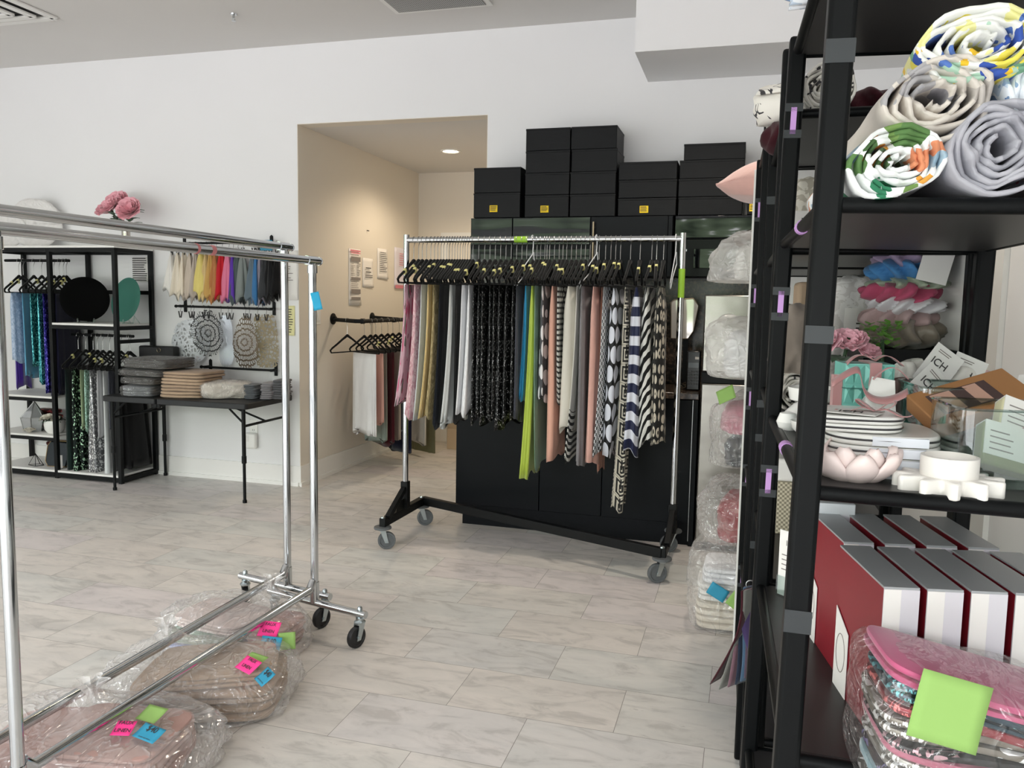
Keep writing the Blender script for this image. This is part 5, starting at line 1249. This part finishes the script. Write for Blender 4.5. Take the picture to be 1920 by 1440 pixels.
for i, (lab, col, rx, h, dx, sat) in enumerate((('taupe satin scrunchie bundle at the bottom of the crate pile', '#8f8376', .072, .052, .0, 1), ('dusty mauve scrunchie bundle above the taupe satin one', '#b79c9c', .066, .036, -.01, 0), ('shiny white satin scrunchie bundle in the crate pile', '#dcdade', .07, .032, .005, 1), ('deep pink scrunchie bundle in the crate pile', '#b8506e', .068, .036, -.008, 0),
    ('sage green scrunchie bundle in the crate pile', '#94a08a', .066, .022, .006, 1), ('sky blue scrunchie bundle in the crate pile', '#4a86bd', .066, .038, -.004, 0), ('lilac scrunchie bundle topmost in the crate pile', '#9c8ba6', .058, .044, -.006, 0))):
    tag(ruffle_mb(rx, .085, h*1.35, 9+i % 3, i+1, .24).build('scrunchie', satin('scr_'+str(i), col, .4) if sat else fabric('scr_'+str(i), col), loc=(.332+dx, 1.97, cz)), lab, 'scrunchie', 'ruffled scrunchies on the black crate')
    cz += h*.80
tag(MB().box(-.03, .03, -.001, .001, -.034, .034).build('hang_card', M['paper_grey'], loc=(.372, 1.87, 1.49), rz=.1), 'blank pale card in front of the lilac scrunchie bundle', 'card'); bpy.data.objects['hang_card'].rotation_euler = (0, .22, .1)
# ---- flowers and plant
rg = random.Random(8)
g = thing('peony_spray', 'pale pink artificial peonies lying beside the black crate', 'flower', (.205, 1.80, 1.30))
for k, (x, y, zz, R) in enumerate(((-.045, -.01, .03, .038), (.0, .0, .034, .040), (.036, .005, .02, .026))):
    q = petal_mb(R, rg).build('bloom', pet2, g); q.location = (x, y, zz-.015); q.rotation_euler = (.5, x*8, 0)
MB().tube([(0, 0, .04), (-.01, .02, -.04), (-.005, .02, -.127)], .004, 6).build('stem', stemm, g)
lb = MB()
for k in range(5): a = rg.uniform(0, 6.28); leaf(lb, (cos(a)*.02, sin(a)*.02, .0), (cos(a), sin(a), .1), .05, .025)
lb.build('leaves', leafm, g)
g = thing('boxwood_sprig', 'small bright green boxwood sprig at the black crate edge', 'plant', (.276, 1.845, LV[3]+TOP))
MB().tube([(0, 0, 0), (.004, 0, .09), (0, 0, .17)], .004, 6).build('stem', stemm, g)
lb = MB()
for k in range(70):
    p = Vector((rg.uniform(-.035, .035), rg.uniform(-.012, .012), rg.uniform(.145, .205)-.0)); a = rg.uniform(0, 6.28)
    leaf(lb, p, (cos(a), sin(a), rg.uniform(.2, 1)), .018, .014, .1)
lb.build('leaves', fabric('boxwood', '#4d8a2c', .45, 40, .1, .3, .1, '#86b84a'), g)

# ---- third shelf of the nearest bookcase
Z3 = LV[3]+TOP+.0015
def lotus():
    mb = MB()
    for n, R, h, o in ((8, .052, .043, .15), (8, .044, .05, .55)):
        for i in range(n):
            a = 2*pi*(i+o)/n
            def fn(u, v, a=a, R=R, h=h):
                w = .042*sin(pi*(.12+.83*v))**.8; x = (u-.5)*w; r = R*(.42+.62*sin(v*1.75)); zz = h*v**1.15
                bulge = .008*(1-(2*u-1)**2)
                return (cos(a)*(r+bulge)-sin(a)*x, sin(a)*(r+bulge)+cos(a)*x, .002+zz)
            mb.grid(fn, 8, 8)
    mb.lathe([(0, .004), (.026, .002), (.034, .012), (.03, .012), (0, .008)], n=28)
    return mb
tag(lotus().build('lotus_bowl', plain('bowl_blush', '#efdcd8', .5), loc=(.147, 1.165, Z3), solid=.003), 'pale pink lotus shaped bowl by the front upright', 'bowl')
# stack of rimmed plates with white bands
def rplate(lab, c, rx, ry, h, rz, band=True):
    g = thing('coaster_plate', lab, 'plate', c, rz, 'silver rimmed white plates')
    def so(a, k): return (sg(cos(a), .62)*rx*k, sg(sin(a), .62)*ry*k)
    ol = [so(2*pi*i/56, 1) for i in range(56)]
    MB().prism(ol, 0, h, Mt).build('plate_body', M['gloss_white'], g, bevel=.003)
    MB().tube([(x*1.002, y*1.002, h*.55) for x, y in ol], .0016, 6, closed=True).build('silver_rim', plain('rim_metal', '#59595b', .3, .8), g)
    if band: MB().box(-.02, .05, -ry-.0015, ry+.0015, .0012, h-.0012).build('paper_band', plain('band_white', '#e4e8f0', .5), g)
    return g
for i in range(4): rplate('white silver rimmed plate with paper band, %s up from the shelf' % ORD[i], (.190, 1.262, Z3+i*.0155), .078-.002*(i == 3), .085, .0145, .03*(i % 2)-.01)
for i in range(2): rplate('smaller white coaster plate, %s on the stack, tied with ribbon' % ('lower' if i == 0 else 'upper'), (.150, 1.255, Z3+.0625+i*.0115), .068, .068, .0105, .05*i, False)
g = thing('gift_tag', 'grey lettered tag with a pink ribbon bow on the smaller plates', 'tag', (.142, 1.225, Z3+.0868), -.35)
MB().box(-.045, .045, -.03, .03, 0, .0012).build('tag_card', M['paper_grey'], g)
text('lettering', 'ICH', .022, M['ink'], (.008, -.008, .0016), (0, 0, .1), g, sx=.9)
rb = MB()
for s in (-1, 1):
    rb.grid(lambda u, v, s=s: (.035+s*.022*sin(pi*u)+s*.004, .015+(v-.5)*.014+.006*sin(2*pi*u)*s, .004+.012*sin(pi*u)+.004*sin(2*pi*u)), 14, 3)
    rb.grid(lambda u, v, s=s: (.035+s*.05*u, .012-.01*u+(v-.5)*.012, .003+.004*sin(6*u)), 8, 2)
rb.build('bow', M['pinkribbon'], g, solid=.0008)
# white gear shaped candle ring
g = thing('candle_holder', 'chunky white flower edged ring candle holder at the board front', 'candle holder', (.258, 1.135, Z3), .1)
n = 90; gp = [((.052+.011*max(-1, min(1, 1.5*cos(11*2*pi*i/n))))*cos(2*pi*i/n)*1.05, (.046+.010*max(-1, min(1, 1.5*cos(11*2*pi*i/n))))*sin(2*pi*i/n)) for i in range(n)]
wc = plain('candle_white', '#ece8e2', .45)
MB().prism(gp, 0, .022, Mt).build('scalloped_base', wc, g, bevel=.003)
MB().lathe([(.033, .021), (.034, .022), (.034, .047), (.030, .048), (.029, .03), (0, .03)], n=44).build('ring', wc, g)
# teal gift box
g = thing('teal_box', 'teal faceted gift box with pink ribbon and white oval tag', 'gift box', (.198, 1.50, Z3), .12)
tm = plain('teal_box', '#79c2b5', .35)
b = MB().box(-.04, .04, -.035, .035, 0, .14)
for i in range(5):
    for j in range(4):
        x0_, z0_ = -.038+i*.0155, .005+j*.034
        b.add([(x0_, -.036, z0_), (x0_+.014, -.036, z0_), (x0_+.014, -.036, z0_+.031), (x0_, -.036, z0_+.031), (x0_+.007+(.003 if (i+j) % 2 else -.003), -.041, z0_+.02)], [(0,1,4),(1,2,4),(2,3,4),(3,0,4)])
b.build('box_body', tm, g, smooth=False)
MB().box(-.0415, .0415, -.0425, .0365, .098, .0995).build('lid_line', plain('teal_dark', '#3f7d75', .5), g)
MB().box(-.0005, .0175, -.0428, .0372, -.0, .1425).box(-.055, -.0405, -.03, -.01, .0, .12).build('ribbon', M['pinkribbon'], g)
rb = MB()
for s in (-1, 1): rb.grid(lambda u, v, s=s: (.008+s*.045*u, -.03+(v-.5)*.022+.01*sin(3*u), .146+.012*sin(pi*u)-.008*u), 10, 3)
rb.build('bow', M['pinkribbon'], g, solid=.001)
oct_ = [(-.014, 0), (.014, 0), (.023, .01), (.023, .036), (.014, .046), (-.014, .046), (-.023, .036), (-.023, .01)]
tg = MB().prism([(x+.012, zz+.046) for x, zz in oct_], -.0455, -.0445).build('oval_tag', M['paper_grey'], g, smooth=False)
MB().tube([(.012+.012*cos(2*pi*i/28), -.0462, .066+.015*sin(2*pi*i/28)) for i in range(28)], .0006, 5, closed=True).build('oval_print', M['ink_soft'], tg)
rb = thing('ribbon_curl', 'loose pink satin ribbon curled over the plates before the teal box', 'ribbon', (.185, 1.37, Z3+.09))
q = MB(); q.grid(lambda u, v: (-.05+.10*u+.012*sin(7*u), (v-.5)*.014+.02*sin(5*u), .022*sin(6.0*u)+.018+.01*v), 30, 2); q.grid(lambda u, v: (.01+.05*u, .0+(v-.5)*.014, .032+.02*sin(3*u)), 14, 2)
q.build('ribbon_strip', M['pinkribbon'], rb, solid=.001)
MB().prism([(0, -.02), (.05, -.03), (.045, .03), (.012, .035)], .02, .028).build('white_card', M['gloss_white'], rb, smooth=False)

# acrylic bins with soaps, kraft box
def bin_(lab, c, w, d, h, rz):
    g = thing('acrylic_bin', lab, 'bin', c, rz)
    t_w = .0025
    ol = rrect(-w, w, -d, d, .018, 5); il = rrect(-w+t_w, w-t_w, -d+t_w, d-t_w, .016, 5); n = len(ol); mb = MB()
    vs = [(x, y, 0) for x, y in ol]+[(x, y, h) for x, y in ol]+[(x, y, h) for x, y in il]+[(x, y, .003) for x, y in il]
    fs = [tuple(range(n))[::-1], tuple(range(3*n, 4*n))]
    for i in range(n):
        j = (i+1) % n; fs += [(i, j, n+j, n+i), (n+i, n+j, 2*n+j, 2*n+i), (2*n+i, 2*n+j, 3*n+j, 3*n+i)]
    mb.add(vs, fs); mb.build('bin_wall', M['acr'], g)
    MB().tube([(x, y, h) for x, y in ol], .002, 6, closed=True).build('bin_rim', acrylic('acrylic_rim', '#cfd8d6'), g)
    return g
bin_('front clear acrylic bin of labelled soaps, near the candle holder', (.352, 1.235, Z3), .085, .07, .105, .08)
bin_('rear clear acrylic bin behind the front one, against the napkins', (.338, 1.42, Z3), .085, .075, .115, .08)
def soap(lab, col, c, rx, ry, rz, w=.042, h=.062):
    g = thing('soap_packet', lab, 'soap', c, rz, 'labelled soap packets in the bins'); g.rotation_euler = (rx, ry, rz)
    MB().box(-w, w, -.012, .012, -h/2, h/2).build('packet', fabric('soap_'+col, col, .7), g, bevel=.004)
    MB().box(-w*.96, w*.3, -.0128, .0128, -h/2+.014, h/2+.001).build('white_label', M['paper'], g)
    q = MB(); lines_mb(q, -w*.8, w*.1, -h*.2, h*.35, 4, -.0129, 0, .0016, 3); q.build('print', [M['ink_soft']], g, smooth=False)
soap('green soap packet with white label low in the front bin', '#8d9468', (.345, 1.205, Z3+.046), -.5, .25, .15)
soap('cream soap packet leaning in the front bin', '#e6dfb8', (.372, 1.235, Z3+.074), -.6, .35, .1)
soap('pink edged soap packet at the wall side of front bin', '#d9a9ab', (.405, 1.23, Z3+.06), -.4, .9, .2)
soap('grey soap packet with white label in the rear bin', '#b5aa92', (.318, 1.385, Z3+.07), -.45, .3, .0)
soap('dark charcoal soap packet upright in the rear bin', '#4a4347', (.355, 1.40, Z3+.08), -.4, -.5, .1)
g = thing('kraft_box', 'brown kraft box with a cut window leaning over both bins', 'box', (.325, 1.335, Z3+.098), .15); g.rotation_euler = (.42, -.30, .28)
kb = MB().box(-.075, .075, -.042, .042, -.016, .012)
kb.build('box_body', M['kraft'], g, bevel=.002)
MB().box(-.055, .035, -.028, .024, .0122, .013).build('window', plain('kraft_window', '#5a4a48', .15), g)
MB().box(-.05, -.02, -.026, .022, .0131, .0134).box(.0, .02, -.026, .022, .0131, .0134).build('soap_bars', plain('soap_rose', '#c9a08e', .5), g)

# napkin sets with lettered cards
def napkin_set(lab, c, rz, col, card, tilt):
    g = thing('napkin_set', lab, 'napkins', c, rz, 'tied napkin sets with lettered cards')
    for s in (-1, 1):
        q = ruffle_mb(.038, .03, .06, 7, int(c[0]*1000) % 7+s, .2).build('napkin', fabric('nap_'+col, col), g); q.location = (s*.028, 0, .004); q.rotation_euler = (0, s*.5, 0)
    MB().lathe([(.013, .01), (.016, .02), (.013, .03), (.011, .02), (.013, .01)], n=20).build('tie', M['pinkribbon'], g)
    if card:
        k = MB().box(-.027, .027, -.0006, .0006, -.042, .042).build('lettered_card', M['paper_grey'], g); k.location = (.0, -.045, .055); k.rotation_euler = (-.45, tilt, 0)
        text('lettering', 'ICH', .02, M['ink'], (-.004, -.0012, .008), (pi/2, 0, 0), k, sx=.9)
        q = MB(); lines_mb(q, -.018, .018, -.03, -.008, 4, -.0007, 0, .0015, 3); lines_mb(q, -.018, .018, .026, .034, 2, -.0007, 0, .0014, 4); q.build('print', [M['ink_soft']], k, smooth=False)
napkin_set('white napkin set tied upright behind the teal box', (.265, 1.60, Z3+.055), .2, '#ddd8cf', False, 0)
napkin_set('dusty pink napkin set with tilted lettered card nearest the teal box', (.29, 1.53, Z3+.045), .1, '#b08a86', True, .85)
napkin_set('white napkin set with tilted lettered card in the middle of the row', (.325, 1.60, Z3+.075), .0, '#e4e1da', True, .65)
napkin_set('pale pink napkin set with lettered card near the wall side post', (.375, 1.62, Z3+.06), -.1, '#d9b8b4', True, .4)
for i, (x, y) in enumerate(((.265, 1.60), (.29, 1.53), (.325, 1.60), (.375, 1.62))): pass
tag(MB().box(-.085, .085, -.05, .05, 0, .045).build('napkin_tray', M['shelf_black'], loc=(.325, 1.585, Z3), bevel=.003), 'low black tray under the napkin sets', 'tray')
cb = MB()
for k, (dx, r_) in enumerate(((0, .028), (.006, .024), (-.004, .031))): cb.tube([(dx+r_*cos(2*pi*i/26), .004*k, .034+r_*sin(2*pi*i/26)) for i in range(26)], .0022, 6, closed=True)
o = cb.build('cable_coil', M['black'], loc=(.432, 1.60, Z3+.045)); tag(o, 'small coil of black cable between napkins and wall', 'cable')
g = thing('price_stand', 'clear leaning price stand with a white slip, beside the wall', 'stand', (.452, 1.55, Z3), -.6)
MB().prism([(-.018, .045), (.018, .05), (.026, .13), (-.004, .125)], 0, .0015).build('white_slip', M['paper'], g, smooth=False); MB().box(-.025, .025, -.02, .03, 0, .05).build('clear_foot', M['acr'], g, bevel=.003)
# white bowls seen between the posts
def bowl(lab, c, prof, s=1): tag(MB().lathe([(r*s, zz*s) for r, zz in prof], n=36).build('bowl', M['gloss_white'], loc=c), lab, 'bowl')
bowl('small white footed bowl near the far post, under the lidded jar', (.118, 1.50, Z3), [(0, .003), (.014, 0), (.016, .004), (.032, .02), (.036, .034), (.034, .034), (.028, .018), (0, .008)])
g = thing('lidded_jar', 'round white bulbous jar with a knob lid between the posts', 'jar', (.112, 1.62, Z3))
MB().lathe([(0, 0), (.02, 0), (.034, .018), (.034, .034), (.018, .05), (.012, .052)], n=32).build('jar_body', M['gloss_white'], g)
MB().lathe([(0, .075), (.006, .072), (.004, .062), (.013, .052), (0, .051)], n=24).build('lid', M['gloss_white'], g)
MB().lathe([(0, 0), (.014, .004), (.02, .02), (.014, .036), (0, .04)], (-.03, -.04, 0), 24).build('side_ball', M['gloss_white'], g)
bowl('shallow white bowl behind the bulbous jar at the far end', (.135, 1.70, Z3+.0), [(0, .003), (.02, 0), (.02, .04), (.045, .05), (.05, .075), (.047, .075), (.04, .055), (0, .045)])

# ---- fourth shelf of the nearest bookcase: gift boxes, sequin bag
Z4 = .795+TOP+.0015
redm = plain('giftbox_red', '#8c1f2c', .35); lidm = plain('giftbox_silver', '#a9acae', .35, .1); whm = plain('giftbox_white', '#dcd9df', .45)
def gift(lab, x, y, rz, h=.226):
    g = thing('gift_box', lab, 'gift box', (x, y, Z4), rz, 'red and silver gift boxes')
    w, d = .046, .188
    MB().box(.001, w-.001, .001, d, 0, h-.003).build('red_box', redm, g)
    MB().box(0, w, 0, d+.001, h-.003, h).build('silver_top', lidm, g)
    MB().box(0, w, -.001, .001, 0, h-.003).build('white_front', whm, g)
    MB().box(.0, w*.48, -.0016, -.001, 0, h-.003).build('front_flap', M['paper'], g)
    s = MB().prism([(.125, .0), (.125+.06, .0), (.125+.06, .13), (.125, .105)], .0, .0008, Matrix(((0, 1, 0, -.0012), (1, 0, 0, 0), (0, 0, 1, 0), (0, 0, 0, 1)))).build('side_label', M['paper'], g, smooth=False)
    MB().tube([(-.0016, .155+.02*cos(2*pi*i/30), .065+.03*sin(2*pi*i/30)) for i in range(30)], .0006, 5, closed=True).build('oval_print', M['ink_soft'], s)
    return g
for i in range(5): gift('red gift box with silver top in the front row, %s from the open end' % ORD[i], .193+.0548*i, 1.146+.0105*i, .19)
for i in range(4): gift('red gift box with silver top in the back row, %s from the open end' % ORD[i], .165+.062*i, 1.352+.012*i, .19)
g = thing('white_carton', 'tall white carton standing behind the front upright', 'box', (.150, 1.56, Z4), .15)
MB().box(-.02, .05, -.03, .03, 0, .245).build('carton_body', plain('carton_white', '#dfe2e8', .5), g, bevel=.002); MB().box(-.0205, .0505, -.0305, .0305, .075, .205).build('paper_wrap', M['paper'], g, bevel=.002)
g = thing('card_stand', 'white lettered card in a clear stand at the far post', 'sign', (.108, 1.68, Z4), -.75)
MB().box(-.03, .03, -.001, .001, .01, .145).build('lettered_card', M['paper'], g); MB().box(-.032, .032, -.003, -.0016, 0, .05).box(-.032, .032, -.003, .03, 0, .003).build('clear_stand', M['acr'], g)
text('lettering', 'ICH', .016, M['ink_soft'], (0, -.0014, .12), (pi/2, 0, 0), g); q = MB(); lines_mb(q, -.022, .022, .06, .1, 4, -.0012, 0, .002, 2, .8); q.build('print', [M['ink_soft']], g, smooth=False)
# sequined cloths in a clear bag with the green note
SQ = [('silver', '#77736d', '#ffffff', .024), ('pale blue', '#86aab4', '#d9eef2', .02), ('dark plum', '#2c2029', '#8f86c0', .022), ('silver white', '#8d8982', '#ffffff', .03), ('rose pink', '#b8647c', '#f0b8c8', .016), ('black', '#1c1a1c', '#c8a0a8', .014),
      ('champagne silver', '#7d766d', '#ffffff', .03), ('red', '#8a2a34', '#ff8a8a', .018), ('navy teal', '#233a48', '#6fc0c8', .026), ('hot pink', '#c4547f', '#e89ab4', .028)]
zz = Z4
SK = .82
g = thing('sequin_bag', 'clear bag of stacked sequin cloths with a large lime note, before the gift boxes', 'plastic bag', (.275, 1.045, Z4), .10)
for i, (nm, a_, b_, h) in enumerate(SQ):
    h *= SK
    m_ = satin('sq_satin_'+nm.replace(' ', '_'), a_, .5) if nm in ('hot pink', 'rose pink', 'pale blue') else sequin('sq_'+nm.replace(' ', '_'), a_, b_, 170, .75, .5)
    o = folded_mb(.112-.003*(i % 3), .075, h, 1 if h < .02 else 2, i+2, .003); o.v = [(x, y, z_+.004*cos(x*22+i)-(x+.11)*.22*(zz-Z4)/.17) for x, y, z_ in o.v]
    tag(o.build('sequin_cloth', m_, loc=(.275, 1.045, zz+.006), rz=.10+.02*(i % 2)), '%s folded sequin cloth, %s up in the clear bag' % (nm, ORD[i]), 'folded cloth', 'sequin cloths in the clear bag'); zz += h
bm_ = blob_mb(.125, .088, zz-Z4+.018, 31, .04, 3.2, 5, .95, 6, .004, 15); bm_.v = [(x, y, z_*(1-(x+.12)*.95)) for x, y, z_ in bm_.v]; bm_.build('film', M['thin_film'], g)
s = sticky('lime_note', .074, .076, M['lime'], (-.052, -.094, .158), (-.10, .22, .02), g, .05)
sticky('small_lime_note', .03, .03, M['lime'], (.06, -.09, .07), (-.1, .2, 0), g, .05)

# ---- things hanging and standing further back
g = thing('woven_basket', 'cream woven box basket on the second bookcase fourth board', 'basket', (.14, 2.28, .795+TOP))
wv = NT('woven'); wx = wv.n('TexChecker', {'Vector': wv.map(wv.obj(), (1, 1, 1)), 'Color1': lin('#cfc6ae'), 'Color2': lin('#8c8470'), 'Scale': 170}).outputs[0]; wv = wv.done(wv.bsdf(col=wx, rough=.8))
MB().box(-.055, .055, -.08, .08, 0, .14).build('basket_body', wv, g, bevel=.004); MB().box(-.052, .052, -.077, .077, .14, .20).build('white_liner', M['paper'], g, bevel=.01)
for i, (nm, col) in enumerate((('rose red', '#b1626c'), ('dusty pink', '#c98f96'), ('navy blue print', '#3c5a80'), ('pale lilac', '#b9b4c8'), ('dark navy', '#1c2440'))):
    tag(hang_mb(.01, .05, .006, .018, .085, 3, .003, i, hem=.01).build('ribbon_sample', fabric('ribsm_%d' % i, col), loc=(.085+.021*i, 2.448, .775)), '%s ribbon sample hanging under the woven basket board' % nm, 'sample', 'ribbon samples under the basket board')
SWT = [('wine red', '#4a1a24'), ('stone grey', '#8c8c86'), ('dusty mauve', '#8f6c78'), ('ink navy', '#2a3346'), ('denim blue', '#54708c'), ('plum grey', '#5d4d5c'), ('violet', '#51426e')]
for i, (nm, col) in enumerate(SWT):
    w_ = .055 if i < 6 else .085
    o = tag(MB().grid(lambda u, v: ((v*v)*(-.075+.018*i)+.006*sin(5*v+i), (u-.5)*w_*(1 if i < 6 else (1-abs(v-.5)))-.012*(i == 6), -(.30-.012*abs(i-1))*v*(1 if i < 6 else .7)), 4, 14, uvs=(w_, .3)).build('fabric_swatch', fabric('swatch_'+nm.replace(' ', '_'), col), loc=(.032+.004*i, 2.20+.006*i, .645), solid=.0025), '%s fabric swatch on the ring beside the bookcase post' % nm, 'swatch', 'fabric swatches on a ring'); o.rotation_euler.z = -.5-.08*i
tag(MB().tube([(.012*cos(2*pi*i/20), 0, .012*sin(2*pi*i/20)) for i in range(20)], .0016, 6, closed=True).build('binder_ring', M['steel'], loc=(.043, 2.215, .652)), 'metal ring holding the fabric swatches at the bookcase post', 'ring')

# bags bulging from the white shelving
g = thing('cushion', 'soft blush pink cushion jutting out of the white shelving top', 'cushion', (.03, 3.44, 1.8215), .1)
o = blob_mb(.17, .20, .16, 3, .03, 1.5, 5, .62, 1.7); o.v = [(x*1.02, y*(1-.55*max(0, -x/.17)**1.6), .065+(zz_-.065)*(1-.62*max(0, -x/.17)**1.8)+.05*max(0, x/.17)) for x, y, zz_ in o.v]; o.build('cushion_cover', fabric('cushion_blush', '#d6a9a0', .9, 90, .3, .08, .5), g)
MB().tube([(-.172+.31*i/24, -.20*sin(.5*pi*min(1, i/14))*.92, .068+.012*i/24) for i in range(20)], .004, 6).build('seam_piping', fabric('cushion_piping', '#c99a92'), g)
def shelf_bag(lab, c, hx, hy, h, seed, fk, clab, film='plast', tilt=0, extra=None, k=.8):
    g = thing('shelf_bag', lab, 'plastic bag', c, 0, 'clear bags on the white shelving')
    o = blob_mb(hx, hy, h, seed, .13, 2.0, 5, .5, 2.4, .02, 11); o.v = [(x+tilt*(.5-zz_/h)*(x < 0), y, zz_) for x, y, zz_ in o.v]; o.build('film', M[film], g)
    if fk: tag(blob_mb(hx*k*.86, hy*k*.9, h*k, seed+7, .12, 2.2, 4, .6, 3).build('bagged_linen', F[fk], loc=(c[0]+.03, c[1], c[2]+.006)), clab, 'linen', 'linens in the shelf bags')
    return g
shelf_bag('clear tied bag of ivory linen on the white shelving, below the pink cushion', (.02, 3.42, 1.492), .17, .16, .215, 41, 'offwhite', 'ivory linen inside the bag below the pink cushion', 'plast_milky', -.04, k=.72)
shelf_bag('large clear bag of white linen bulging before the fridge door', (.01, 3.42, 1.108), .18, .17, .25, 42, 'white', 'white linen inside the large bag before the fridge door', 'plast_milky', .05, k=.78)
fb('pinkbag', '#cf8f9d'); fb('redbag', '#9c3a40'); fb('dkbag', '#2f3138')
g = shelf_bag('clear bag of pink and black linen with a lime note on the white shelving', (.01, 3.42, .748), .14, .15, .305, 43, None, '')
tag(blob_mb(.10, .11, .13, 51, .12, 2.2, 4, .6, 3).build('bagged_linen', F['dkbag'], loc=(.04, 3.42, .754)), 'black linen low in the bag with the lime note', 'linen', 'linens in the shelf bags')
tag(blob_mb(.115, .12, .13, 52, .12, 2.2, 4, .6, 3).build('bagged_linen', F['pinkbag'], loc=(.035, 3.42, .888)), 'pink linen on top in the bag with the lime note', 'linen', 'linens in the shelf bags')
sticky('lime_note', .075, .06, M['lime'], (-.075, -.10, .30), (-.4, -.5, -.3), g)
g = shelf_bag('clear bag of brick red linen low on the white shelving', (.0, 3.42, .433), .165, .16, .27, 44, 'redbag', 'brick red linen inside the low shelf bag', k=.75)
g = thing('floor_bag', 'clear bag of cream linens with blue and lime notes, on the floor by shelving', 'plastic bag', (-.045, 3.60, 0))
fb('creambag', '#e2d8c6')
o = blob_mb(.15, .17, .40, 45, .10, 2.4, 5, .8, 4, .02, 11); o.build('film', M['plast'], g)
sticky('blue_note', .08, .055, M['sticky_blue'], (-.02, -.185, .20), (-.1, .5, 0), g); sticky('lime_note', .07, .07, M['lime'], (.06, -.185, .17), (-.1, .6, 0), g)
for i, (lab, fx, h, fk) in enumerate((('cream folded linen, lowest in the floor bag by the shelving', .12, .12, 'creambag'), ('ivory folded linen, middle of the floor bag by the shelving', .115, .08, 'offwhite'), ('white folded linen, top of the floor bag by the shelving', .095, .07, 'white'))):
    tag(folded_mb(fx, .13, h, 4-(i > 0), 70+i).build('folded_linen', F[fk], loc=(-.04, 3.60, .008+(0, .122, .204)[i])), lab, 'folded linen', 'linens in the floor bag by the shelving')
# ================================================================== LIGHT AND CAMERA
w = bpy.data.worlds.new('daylight'); SC.world = w; w.use_nodes = True; nt = w.node_tree; nt.nodes.clear()
def wn(typ, ins=None, **p):
    nd = nt.nodes.new('ShaderNode'+typ)
    for k, v in p.items(): setattr(nd, k, v)
    for k, v in (ins or {}).items():
        if isinstance(v, bpy.types.NodeSocket): nt.links.new(v, nd.inputs[k])
        else: nd.inputs[k].default_value = v
    return nd
gc = wn('TexCoord').outputs['Generated']; sp = wn('SeparateXYZ', {0: gc})
nz = wn('TexNoise', {'Vector': gc, 'Scale': 9.0, 'Detail': 5.0, 'Roughness': .65}).outputs[0]
nb = wn('TexNoise', {'Vector': gc, 'Scale': 34.0, 'Detail': 4.0}).outputs[0]
h = wn('Math', {0: sp.outputs[2], 1: wn('Math', {0: wn('Math', {0: nz, 1: .5}, operation='SUBTRACT').outputs[0], 1: .55}, operation='MULTIPLY').outputs[0]}, operation='ADD').outputs[0]
tree = wn('Math', {0: h, 1: .20}, operation='LESS_THAN').outputs[0]
gap = wn('Math', {0: nb, 1: .60}, operation='LESS_THAN').outputs[0]
tree = wn('Math', {0: tree, 1: gap}, operation='MULTIPLY').outputs[0]
gr = wn('ValToRGB', {0: nb}); gr.color_ramp.elements[0].color = (.03, .042, .028, 1); gr.color_ramp.elements[1].color = (.20, .26, .17, 1); gr.color_ramp.elements[0].position = .3; gr.color_ramp.elements[1].position = .65
sky = wn('ValToRGB', {0: sp.outputs[2]}); sky.color_ramp.elements[0].color = (1.0, 1.0, 1.0, 1); sky.color_ramp.elements[1].color = (.74, .85, 1.0, 1); sky.color_ramp.elements[0].position = .05
grd = wn('Math', {0: sp.outputs[2], 1: -.02}, operation='LESS_THAN').outputs[0]
m1 = wn('Mix', {0: tree, 6: sky.outputs[0], 7: gr.outputs[0]}, data_type='RGBA').outputs[2]
m2 = wn('Mix', {0: grd, 6: m1, 7: (.40, .40, .41, 1)}, data_type='RGBA').outputs[2]
bg = wn('Background', {0: m2, 1: 11.7})
nt.links.new(bg.outputs[0], wn('OutputWorld').inputs[0])

def portal(name, loc, rot, sx, sy):
    l = bpy.data.lights.new(name, 'AREA'); l.shape = 'RECTANGLE'; l.size = sx; l.size_y = sy; l.cycles.is_portal = True
    o = bpy.data.objects.new(name, l); COL.objects.link(o); o.location = loc; o.rotation_euler = rot
portal('front_daylight', ((-6.2+.80)/2, FY-.05, 1.55), (pi/2, 0, 0), 7.0, 2.6)
portal('side_daylight', (LX-.05, -1.2, 1.5), (pi/2, 0, -pi/2), 3.2, 2.5)
def lamp(name, loc, power, col, radius, spot=None):
    l = bpy.data.lights.new(name, 'SPOT' if spot else 'POINT'); l.energy = power; l.color = col; l.shadow_soft_size = radius
    if spot: l.spot_size = spot; l.spot_blend = .6
    o = bpy.data.objects.new(name, l); COL.objects.link(o); o.location = loc; return o
lamp('corridor_downlight', (-2.433, 6.473, OPH-.03), 42, (1, .82, .60), .06, radians(150))
lamp('kitchen_downlight', (-.15, 3.9, CH-.05), 85, (1, .88, .74), .08, radians(120))

cam = bpy.data.cameras.new('camera'); co = bpy.data.objects.new('camera', cam); COL.objects.link(co)
R3 = Matrix((( _r.x, -_d.x, -_f.x), (_r.y, -_d.y, -_f.y), (_r.z, -_d.z, -_f.z)))
co.matrix_world = Matrix.Translation((0, 0, EYE)) @ R3.to_4x4()
cam.sensor_fit = 'HORIZONTAL'; cam.sensor_width = 36; cam.lens = FPX/1920*36; cam.clip_start = .02; cam.clip_end = 60
SC.camera = co
SC.view_settings.view_transform = 'Standard'; SC.view_settings.look = 'None'; SC.view_settings.gamma = 1; SC.view_settings.exposure = 0.0
SC.view_settings.use_curve_mapping = False
cy = SC.cycles
cy.use_denoising = True; cy.max_bounces = 9; cy.diffuse_bounces = 5; cy.glossy_bounces = 4; cy.transmission_bounces = 4; cy.transparent_max_bounces = 14
cy.sample_clamp_indirect = 6; cy.caustics_reflective = False; cy.caustics_refractive = False; cy.blur_glossy = .5
